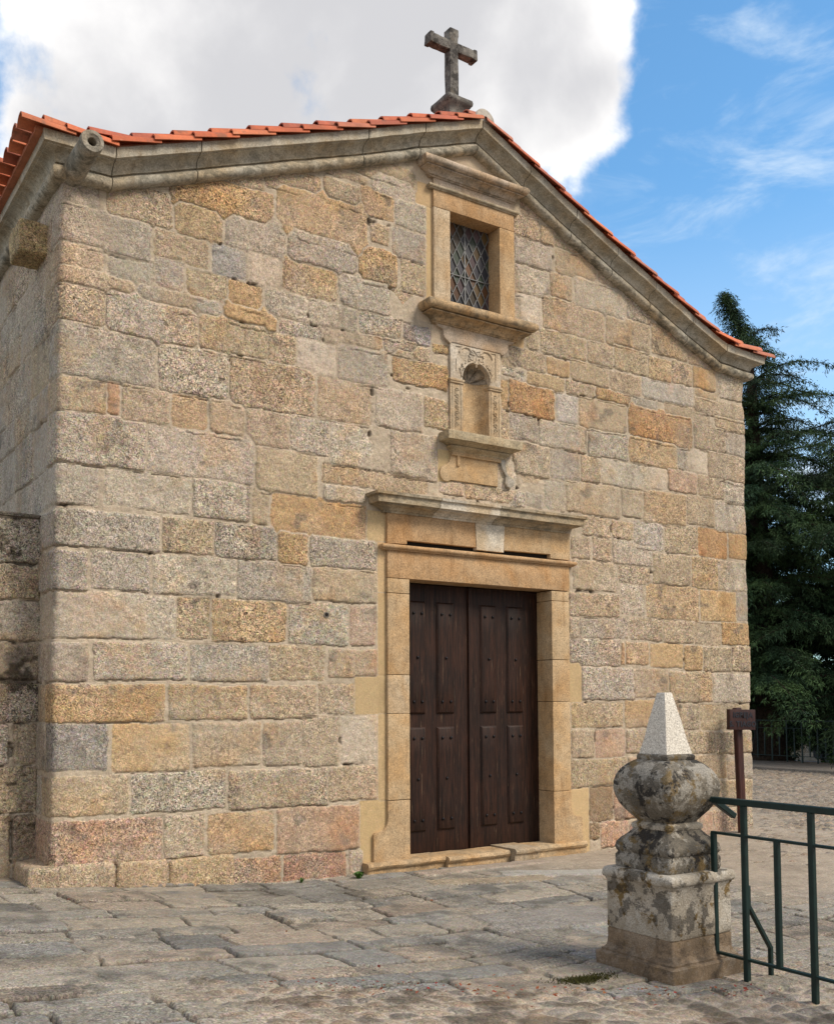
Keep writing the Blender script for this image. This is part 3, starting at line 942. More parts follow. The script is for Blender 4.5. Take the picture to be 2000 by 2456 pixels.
def prism(poly, y0, y1, bev=0.008, amp=0.002, sub=0.0):
    """polygon in (x,z) extruded from y0 (front, smaller) to y1"""
    bm = bmesh.new()
    a = [bm.verts.new((x, y0, z)) for x, z in poly]; b = [bm.verts.new((x, y1, z)) for x, z in poly]
    f = bm.faces.new(a); n = len(poly)
    for i in range(n): bm.faces.new((a[i], b[i], b[(i+1) % n], a[(i+1) % n]))
    bm.faces.new(b[::-1])
    bmesh.ops.recalc_face_normals(bm, faces=bm.faces[:])
    if bev: bmesh.ops.bevel(bm, geom=[e for e in f.edges], offset=bev, segments=2, affect='EDGES', profile=0.6)
    if sub:
        bmesh.ops.triangulate(bm, faces=[q for q in bm.faces if len(q.verts) > 4])
        cut_long(bm, sub)
    roughen(bm, amp, 9, poly[0][0])
    return bm
def grid_faces(n, m, closed=False):
    F = []
    for i in range(n-1):
        for j in range(m if closed else m-1):
            F.append((i*m+j, i*m+(j+1) % m, (i+1)*m+(j+1) % m, (i+1)*m+j))
    return F
def tube(pts, rad, n=8, square=False):
    """tube along points; radius scalar or list"""
    V = []; pts = [Vector(p) for p in pts]
    for i, p in enumerate(pts):
        d = (pts[min(i+1, len(pts)-1)]-pts[max(i-1, 0)]).normalized()
        ref = Vector((0, 0, 1)) if abs(d.z) < 0.9 else Vector((1, 0, 0))
        a = d.cross(ref).normalized(); b = a.cross(d)
        r = rad[i] if isinstance(rad, (list, tuple)) else rad
        for k in range(n):
            t = 2*math.pi*(k+0.5)/n
            V.append(p + (a*math.cos(t)+b*math.sin(t))*r)
    F = grid_faces(len(pts), n, True)
    F = [q[::-1] for q in F]
    F.append(tuple(range(n))); F.append(tuple(range((len(pts)-1)*n, len(pts)*n))[::-1])
    return V, F
def bar(p, q, w, h=None):
    """square bar between two points"""
    p, q = Vector(p), Vector(q); d = (q-p).normalized(); h = h or w
    ref = Vector((0, 0, 1)) if abs(d.z) < 0.9 else Vector((0, 1, 0))
    a = d.cross(ref).normalized()*w/2; b = a.cross(d).normalized()*h/2
    bm = bmesh.new()
    vs = [bm.verts.new(x+sa*a+sb*b) for x in (p, q) for sa, sb in ((-1, -1), (1, -1), (1, 1), (-1, 1))]
    for idx in ((0, 1, 2, 3), (7, 6, 5, 4), (0, 4, 5, 1), (1, 5, 6, 2), (2, 6, 7, 3), (3, 7, 4, 0)): bm.faces.new([vs[i] for i in idx])
    bmesh.ops.recalc_face_normals(bm, faces=bm.faces[:])
    bmesh.ops.bevel(bm, geom=bm.edges[:], offset=min(w, h)*0.12, segments=1, affect='EDGES')
    return bm

# numpy noise
def npnoise(rng, X, Y, cell, seed=0):
    """smooth value noise in [-1,1] at points X,Y with lattice size cell"""
    u = X/cell; v = Y/cell
    iu = np.floor(u).astype(np.int64); iv = np.floor(v).astype(np.int64)
    fu = u-iu; fv = v-iv
    fu = fu*fu*(3-2*fu); fv = fv*fv*(3-2*fv)
    def h(a, b):
        k = (a*374761393 + b*668265263 + seed*1442695041) & 0xffffffff
        k = ((k ^ (k >> 13))*1274126177) & 0xffffffff
        k = k ^ (k >> 16)
        return (k & 0xffff)/32767.5-1.0
    return (h(iu, iv)*(1-fu)+h(iu+1, iv)*fu)*(1-fv)+(h(iu, iv+1)*(1-fu)+h(iu+1, iv+1)*fu)*fv
def sstep(x, a, b):
    t = np.clip((x-a)/(b-a), 0, 1); return t*t*(3-2*t)

def grid_mesh(name, P, keep, col, gr):
    ny, nx = P.shape[:2]
    idx = np.arange(ny*nx).reshape(ny, nx)
    q = np.stack([idx[:-1, :-1], idx[:-1, 1:], idx[1:, 1:], idx[1:, :-1]], -1)[keep]
    used = np.zeros(ny*nx, bool); used[q.ravel()] = True
    rem = np.cumsum(used)-1
    q = rem[q]; v = P.reshape(-1, 3)[used]
    me = bpy.data.meshes.new(name)
    me.vertices.add(len(v)); me.vertices.foreach_set('co', v.astype(np.float32).ravel())
    me.loops.add(q.size); me.loops.foreach_set('vertex_index', q.astype(np.int32).ravel())
    me.polygons.add(len(q)); me.polygons.foreach_set('loop_start', np.arange(0, q.size, 4, dtype=np.int32))
    me.polygons.foreach_set('loop_total', np.full(len(q), 4, np.int32))
    a = me.attributes.new('Col', 'FLOAT_COLOR', 'POINT')
    c = np.ones((len(v), 4), np.float32); c[:, :3] = col.reshape(-1, 3)[used]
    a.data.foreach_set('color', c.ravel())
    a = me.attributes.new('gr', 'FLOAT', 'POINT'); a.data.foreach_set('value', gr.reshape(-1)[used].astype(np.float32))
    me.update(calc_edges=True)
    me.polygons.foreach_set('use_smooth', np.ones(len(q), bool))
    return me

PAL = dict(g=(.345, .312, .258), l=(.425, .380, .308), t=(.400, .328, .228), x=(.405, .312, .190), o=(.415, .288, .150), O=(.400, .235, .100),
           y=(.465, .340, .185), p=(.410, .300, .218), r=(.365, .225, .140), R=(.310, .158, .105), w=(.520, .455, .365), d=(.255, .238, .215),
           D=(.262, .252, .240), b=(.225, .160, .098), s=(.480, .390, .290), S=(.480, .360, .205), L=(.425, .395, .345))
MORTAR = plain('cement', (0.44, 0.40, 0.35), 0.9, 0, 0.25, 18, 0.2, 0.4)
M_ROAD = plain('asphalt', (0.15, 0.155, 0.165), 0.9, 0, 0.15, 8, 0.2)
M_EARTH = plain('earth', (0.16, 0.13, 0.09), 0.95, 0, 0.35, 3, 0.1, 0.3)
M_GRASS = plain('grass_blade', (0.022, 0.040, 0.010), 0.8, 0, 0.4, 5, 0.2)
M_WEED = plain('weed_leaf', (0.05, 0.11, 0.02), 0.7, 0, 0.3, 40, 0.2)
M_MOSS = plain('moss', (0.040, 0.040, 0.013), 0.95, 0, 0.4, 60, 0.1)
M_BARK = plain('bark', (0.032, 0.024, 0.019), 0.95, 0, 0.5, 14, 0.1, 0.8)
M_TYRE = plain('rubber', (0.012, 0.012, 0.013), 0.8)
M_CARP = plain('car_paint', (0.010, 0.011, 0.014), 0.4, 0.0, 0.05, 5, 0.5)
M_CARG = plain('car_glass', (0.02, 0.05, 0.11), 0.08, 0.0, 0.05, 5, 0.9)

def foliage(name, ca, cb):
    m, t, b = new_mat(name)
    col = attr(t, 'Col', 'Color')
    oc = t.n('ShaderNodeTexCoord').outputs['Object']
    a = t.noise(oc, 0.9, 3, 0.6)
    res = t.mix(t.ss(a, 0.35, 0.68), ca, cb)
    res = t.mix(1.0, res, col, 'MULTIPLY')
    t.put(b.inputs['Base Color'], res); b.inputs['Roughness'].default_value = 0.75
    b.inputs['Specular IOR Level'].default_value = 0.15
    return m
M_CEDAR = foliage('cedar_needles', (0.014, 0.034, 0.017), (0.046, 0.084, 0.030))
M_SHRUB = foliage('shrub_leaves', (0.045, 0.10, 0.025), (0.07, 0.13, 0.03))
M_LEAFR = foliage('dry_leaf', (0.20, 0.035, 0.025), (0.26, 0.10, 0.04))

def glass_mat():
    m, t, b = new_mat('leaded_glass')
    col = attr(t, 'Col', 'Color')
    t.put(b.inputs['Base Color'], col); b.inputs['Roughness'].default_value = 0.35
    b.inputs['Specular IOR Level'].default_value = 0.3
    return m
M_GLASS = glass_mat()

# ------------------------------------------------------------------ object helpers
def tag(o, label=None, cat=None, group=None, kind=None):
    for k, v in (('label', label), ('category', cat), ('group', group), ('kind', kind)):
        if v: o[k] = v
    return o
def empty(name, loc, label, cat, group=None):
    o = bpy.data.objects.new(name, None); COL.objects.link(o)
    o.location = loc; o.empty_display_size = 0.3
    return tag(o, label, cat, group)
def world_loc(o):
    v = Vector(o.location)
    while o.parent: o = o.parent; v += Vector(o.location)
    return v
def link(name, me, mat, parent=None):
    """mesh given in world metres; parented without moving it"""
    if mat and not me.materials: me.materials.append(mat)
    o = bpy.data.objects.new(name, me); COL.objects.link(o)
    if parent:
        o.parent = parent
        o.location = -world_loc(parent)
    return o

class MB:
    def __init__(self): self.v = []; self.f = []; self.c = []; self.g = []
    def add(self, v, f, col=(.5, .4, .3), g=0.0):
        k = len(self.v)
        self.v += [tuple(p) for p in v]
        self.f += [[i+k for i in q] for q in f]
        self.c += [col]*len(v); self.g += [g]*len(v)
    def addbm(self, bm, col=(.5, .4, .3), g=0.0):
        bm.verts.index_update()
        self.add([x.co[:] for x in bm.verts], [[w.index for w in q.verts] for q in bm.faces], col, g); bm.free()
    def build(self, name, mat, parent=None, smooth=30):
        me = bpy.data.meshes.new(name); me.from_pydata(self.v, [], self.f)
        a = me.attributes.new('Col', 'FLOAT_COLOR', 'POINT')
        c = np.ones((len(self.v), 4), np.float32); c[:, :3] = np.array(self.c, np.float32).reshape(-1, 3)
        a.data.foreach_set('color', c.ravel())
        a = me.attributes.new('gr', 'FLOAT', 'POINT'); a.data.foreach_set('value', np.array(self.g, np.float32))
        me.update()
        if smooth is not None and smooth > 0:
            me.polygons.foreach_set('use_smooth', [True]*len(me.polygons))
            me.set_sharp_from_angle(angle=R(smooth))
        return link(name, me, mat, parent)

def roughen(bm, amp, freq=9.0, seed=0.0):
    if amp <= 0: return
    o = Vector((seed, seed*1.7, seed*.6))
    for v in bm.verts:
        p = v.co*freq + o
        v.co += Vector((mnoise.noise(p), mnoise.noise(p+Vector((9, 3, 1))), mnoise.noise(p+Vector((2, 8, 5)))))*amp \
            + Vector((mnoise.noise(p*3.1), mnoise.noise(p*3.1+Vector((9, 3, 1))), mnoise.noise(p*3.1+Vector((2, 8, 5)))))*amp*0.5
def cut_long(bm, L):
    for _ in range(5):
        es = [e for e in bm.edges if e.calc_length() > L*1.5]
        if not es: break
        bmesh.ops.subdivide_edges(bm, edges=es, cuts=1, use_grid_fill=True)
def bbox(x0, x1, y0, y1, z0, z1, bev=0.008, sub=0.08, amp=0.003, seg=2):
    bm = bmesh.new(); bmesh.ops.create_cube(bm, size=1)
    for v in bm.verts: v.co = Vector(((x0+x1)/2+v.co.x*(x1-x0), (y0+y1)/2+v.co.y*(y1-y0), (z0+z1)/2+v.co.z*(z1-z0)))
    if bev: bmesh.ops.bevel(bm, geom=bm.edges[:], offset=bev, segments=seg, affect='EDGES', profile=0.6)
    if sub: cut_long(bm, sub)
    roughen(bm, amp, 9, (x0*3.1+z0*1.3) % 7)
    return bm
def prism(poly, y0, y1, bev=0.008, amp=0.002, sub=0.0):
    """polygon in (x,z) extruded from y0 (front, smaller) to y1"""
    bm = bmesh.new()
    a = [bm.verts.new((x, y0, z)) for x, z in poly]; b = [bm.verts.new((x, y1, z)) for x, z in poly]
    f = bm.faces.new(a); n = len(poly)
    for i in range(n): bm.faces.new((a[i], b[i], b[(i+1) % n], a[(i+1) % n]))
    bm.faces.new(b[::-1])
    bmesh.ops.recalc_face_normals(bm, faces=bm.faces[:])
    if bev: bmesh.ops.bevel(bm, geom=[e for e in f.edges], offset=bev, segments=2, affect='EDGES', profile=0.6)
    if sub:
        bmesh.ops.triangulate(bm, faces=[q for q in bm.faces if len(q.verts) > 4])
        cut_long(bm, sub)
    roughen(bm, amp, 9, poly[0][0])
    return bm
def grid_faces(n, m, closed=False):
    F = []
    for i in range(n-1):
        for j in range(m if closed else m-1):
            F.append((i*m+j, i*m+(j+1) % m, (i+1)*m+(j+1) % m, (i+1)*m+j))
    return F
def tube(pts, rad, n=8, square=False):
    """tube along points; radius scalar or list"""
    V = []; pts = [Vector(p) for p in pts]
    for i, p in enumerate(pts):
        d = (pts[min(i+1, len(pts)-1)]-pts[max(i-1, 0)]).normalized()
        ref = Vector((0, 0, 1)) if abs(d.z) < 0.9 else Vector((1, 0, 0))
        a = d.cross(ref).normalized(); b = a.cross(d)
        r = rad[i] if isinstance(rad, (list, tuple)) else rad
        for k in range(n):
            t = 2*math.pi*(k+0.5)/n
            V.append(p + (a*math.cos(t)+b*math.sin(t))*r)
    F = grid_faces(len(pts), n, True)
    F = [q[::-1] for q in F]
    F.append(tuple(range(n))); F.append(tuple(range((len(pts)-1)*n, len(pts)*n))[::-1])
    return V, F
def bar(p, q, w, h=None):
    """square bar between two points"""
    p, q = Vector(p), Vector(q); d = (q-p).normalized(); h = h or w
    ref = Vector((0, 0, 1)) if abs(d.z) < 0.9 else Vector((0, 1, 0))
    a = d.cross(ref).normalized()*w/2; b = a.cross(d).normalized()*h/2
    bm = bmesh.new()
    vs = [bm.verts.new(x+sa*a+sb*b) for x in (p, q) for sa, sb in ((-1, -1), (1, -1), (1, 1), (-1, 1))]
    for idx in ((0, 1, 2, 3), (7, 6, 5, 4), (0, 4, 5, 1), (1, 5, 6, 2), (2, 6, 7, 3), (3, 7, 4, 0)): bm.faces.new([vs[i] for i in idx])
    bmesh.ops.recalc_face_normals(bm, faces=bm.faces[:])
    bmesh.ops.bevel(bm, geom=bm.edges[:], offset=min(w, h)*0.12, segments=1, affect='EDGES')
    return bm

# numpy noise
def npnoise(rng, X, Y, cell, seed=0):
    """smooth value noise in [-1,1] at points X,Y with lattice size cell"""
    u = X/cell; v = Y/cell
    iu = np.floor(u).astype(np.int64); iv = np.floor(v).astype(np.int64)
    fu = u-iu; fv = v-iv
    fu = fu*fu*(3-2*fu); fv = fv*fv*(3-2*fv)
    def h(a, b):
        k = (a*374761393 + b*668265263 + seed*1442695041) & 0xffffffff
        k = ((k ^ (k >> 13))*1274126177) & 0xffffffff
        k = k ^ (k >> 16)
        return (k & 0xffff)/32767.5-1.0
    return (h(iu, iv)*(1-fu)+h(iu+1, iv)*fu)*(1-fv)+(h(iu, iv+1)*(1-fu)+h(iu+1, iv+1)*fu)*fv
def sstep(x, a, b):
    t = np.clip((x-a)/(b-a), 0, 1); return t*t*(3-2*t)

def grid_mesh(name, P, keep, col, gr):
    ny, nx = P.shape[:2]
    idx = np.arange(ny*nx).reshape(ny, nx)
    q = np.stack([idx[:-1, :-1], idx[:-1, 1:], idx[1:, 1:], idx[1:, :-1]], -1)[keep]
    used = np.zeros(ny*nx, bool); used[q.ravel()] = True
    rem = np.cumsum(used)-1
    q = rem[q]; v = P.reshape(-1, 3)[used]
    me = bpy.data.meshes.new(name)
    me.vertices.add(len(v)); me.vertices.foreach_set('co', v.astype(np.float32).ravel())
    me.loops.add(q.size); me.loops.foreach_set('vertex_index', q.astype(np.int32).ravel())
    me.polygons.add(len(q)); me.polygons.foreach_set('loop_start', np.arange(0, q.size, 4, dtype=np.int32))
    me.polygons.foreach_set('loop_total', np.full(len(q), 4, np.int32))
    a = me.attributes.new('Col', 'FLOAT_COLOR', 'POINT')
    c = np.ones((len(v), 4), np.float32); c[:, :3] = col.reshape(-1, 3)[used]
    a.data.foreach_set('color', c.ravel())
    a = me.attributes.new('gr', 'FLOAT', 'POINT'); a.data.foreach_set('value', gr.reshape(-1)[used].astype(np.float32))
    me.update(calc_edges=True)
    me.polygons.foreach_set('use_smooth', np.ones(len(q), bool))
    return me

PAL = dict(g=(.345, .310, .262), l=(.430, .378, .306), t=(.385, .300, .200), x=(.400, .288, .162), o=(.415, .262, .118), O=(.400, .215, .085),
           y=(.470, .320, .155), p=(.410, .270, .195), r=(.370, .205, .120), R=(.300, .140, .090), w=(.530, .460, .370), d=(.235, .225, .215),
           D=(.250, .248, .250), b=(.215, .145, .080), s=(.480, .385, .285), S=(.490, .360, .200), L=(.420, .392, .350))
MORTAR = (.435, .362, .275)

def masonry(sv, zv, rects, seed, wear=0.0):
    """joint layout + relief + colour for stones given as rectangles on a grid sv x zv"""
    rng = np.random.default_rng(seed)
    S, Z = np.meshgrid(sv, zv)
    wS = S + .006*npnoise(0, S, Z, .16, seed+1) + .006*npnoise(0, S, Z, .05, seed+2) + .005*npnoise(0, S, Z, .027, seed+8)
    wZ = Z + .008*npnoise(0, S, Z, .17, seed+3) + .006*npnoise(0, S, Z, .055, seed+4) + .005*npnoise(0, S, Z, .029, seed+9)
    zb = np.full(S.shape, 9., np.float32); d1 = np.full(S.shape, 9., np.float32); d2 = d1.copy(); ids = np.full(S.shape, -1, np.int32)
    for i, (x0, x1, z0, z1, c) in enumerate(rects):
        a, b = np.searchsorted(sv, (x0-.25, x1+.25)); e, f = np.searchsorted(zv, (z0-.25, z1+.25))
        if b <= a or f <= e: continue
        dressed = c in 'sS'
        qs = S if dressed else wS; qz = Z if dressed else wZ
        tilt = 0 if dressed else rng.normal(0, .012)
        r = 0.004 if dressed else rng.uniform(.008, .032)
        cx, cz = (x0+x1)/2, (z0+z1)/2
        px = np.abs(qs[e:f, a:b]-cx)-(x1-x0)/2+r
        pz = np.abs(qz[e:f, a:b]-cz+tilt*(qs[e:f, a:b]-cx))-(z1-z0)/2+r
        d = np.sqrt(np.maximum(px, 0)**2+np.maximum(pz, 0)**2)+np.minimum(np.maximum(px, pz), 0)-r
        if dressed: d = d-0.012
        D1 = d1[e:f, a:b]; D2 = d2[e:f, a:b]; I = ids[e:f, a:b]
        if not dressed:
            zz = qz[e:f, a:b]-cz+tilt*(qs[e:f, a:b]-cx)+(z1-z0)/2
            ZB = zb[e:f, a:b]; kk = (px < -.012) & (np.abs(zz) < np.abs(ZB)); ZB[:] = np.where(kk, zz, ZB)
        near = d < D1
        D2[:] = np.where(near, D1, np.minimum(D2, d)); D1[:] = np.where(near, d, D1); I[:] = np.where(near, i, I)
    n = len(rects)
    codes = [r[4] for r in rects]
    dr = np.array([c in 'sS' for c in codes]+[False])
    isd = dr[ids]
    mean = np.array([.452, .368, .275])
    pal = np.array([np.array(PAL[c])*np.array([1, 1, 1])*rng.uniform(.93, 1.07)*(1+rng.normal(0, .010, 3)) for c in codes]+[MORTAR])
    pal[:-1] = np.where(dr[:-1, None], pal[:-1], pal[:-1]*.72+mean*.28)*np.array([1.0, .995, .995])
    n_a = npnoise(0, S, Z, .09, seed+11); n_b = npnoise(0, S, Z, .35, seed+12); n_c = npnoise(0, S, Z, .03, seed+13); n_d = npnoise(0, S, Z, .8, seed+14)
    mw = np.where(isd, .002, .004+.006*(npnoise(0, S, Z, .22, seed+15)*.5+.5))
    e = np.minimum((d2-d1)*.5, .004-d1)-mw*.9
    stone = sstep(e, -.003, .004)
    off = np.append(rng.normal(0, .0045, n), 0)[ids]
    bul = np.where(isd, .006*(1-np.exp(-np.maximum(e, 0)/.004)), .011*(1-np.exp(-np.maximum(e, 0)/.008)))
    hs = bul + np.where(isd, 0.0, off + .0045*n_a + .003*n_c + .004*n_b)
    gap = sstep(npnoise(0, S, Z, .11, seed+16)+.6*npnoise(0, S, Z, .4, seed+17)+.35*npnoise(0, S, Z, .035, seed+27), .92-.50*wear, 1.3-.50*wear)
    crk = sstep(zb, -.013, -.008)*(1-sstep(zb, -.004, .001))*sstep(npnoise(0, S, Z, .45, seed+41)+.6*npnoise(0, S, Z, .12, seed+42), -.35-.3*wear, .15-.3*wear)*(~isd)
    # lost mortar shows mostly on bed joints
    hm = .006+.003*n_c+.004*n_a - .030*gap
    h = hm*(1-stone)+hs*stone
    h = h-.014*crk
    col = pal[ids].astype(np.float32)
    rough = ~isd
    # soft tints wandering over each stone
    k = (sstep(n_b+.5*n_a, .1, .9)*.65*rough)[..., None]
    col = col*(1-k)+col*np.array([1.07, .91, .74])*k
    k = (sstep(-n_b+.5*n_d, .35, 1.1)*.45*rough)[..., None]
    col = col*(1-k)+np.array([.335, .288, .228])*k
    k = (sstep(npnoise(0, S, Z, .25, seed+21)+.7*npnoise(0, S, Z, .08, seed+22)-.15*n_d, .85, 1.25)*.55*rough)[..., None]
    col = col*(1-k)+np.array([.13, .115, .10])*k
    k = (sstep(npnoise(0, S, Z, .5, seed+23)+.5*npnoise(0, S, Z, .12, seed+24), .8, 1.3)*.35*rough)[..., None]
    col = col*(1-k)+col*np.array([1.12, .78, .66])*k
    k = (sstep(npnoise(0, S, Z, 1.1, seed+51)+.6*npnoise(0, S, Z, .3, seed+52), .1, 1.0)*.40*rough)[..., None]
    col = col*(1-k)+np.array([.47, .355, .265])*k
    k = (sstep(npnoise(0, S, Z, 1.3, seed+53)+.6*npnoise(0, S, Z, .25, seed+54), .2, 1.0)*.40*rough)[..., None]
    col = col*(1-k)+np.array([.44, .385, .305])*k
    mcol = np.array(MORTAR)*(1+.10*n_a+.08*n_c)[..., None]
    mcol = mcol*(1-.8*gap[..., None])+np.array([.06, .045, .032])*.8*gap[..., None]
    st = stone[..., None]
    col = mcol*(1-st)+col*st
    ck = (crk*.6)[..., None]; col = col*(1-ck)+np.array([.035, .026, .02])*ck
    bg_ = np.append(np.array([.45 if c == 'w' else .6 if c == 'y' else rng.uniform(.60, 1.20) for c in codes]), 1.0)[ids]
    gr = np.where(isd, .22, .30*(1-stone)+1.05*bg_*stone)
    return S, Z, h, np.clip(col, .01, .9), gr, stone

def random_courses(x0, x1, z0, z1, hmin, hmax, lmin, lmax, rng, codes='gglltttxo', gap=.012):
    out = []; z = z0
    while z < z1:
        hh = rng.uniform(hmin, hmax); x = x0-rng.uniform(0, lmax*.6)
        while x < x1:
            L = rng.uniform(lmin, lmax)
            out.append((x+gap/2, x+L-gap/2, z+gap/2, z+hh-gap/2, codes[rng.integers(len(codes))])); x += L
        z += hh
    return out

# ------------------------------------------------------------------ the church
def gz(x, y=0.0):
    return float(np.interp(x, [-8, 0, 1.9, 2.8, 4.2, 8.3, 11, 20, 24], [.45, .28, .12, .04, -.075, -.12, -.06, -.10, -.12]))
XL, XR = 2.10, 10.97
church = empty('church', (6.5, 1.0, -0.1), 'small granite church with a tiled gable, wooden double door and stone cross on top', 'church')

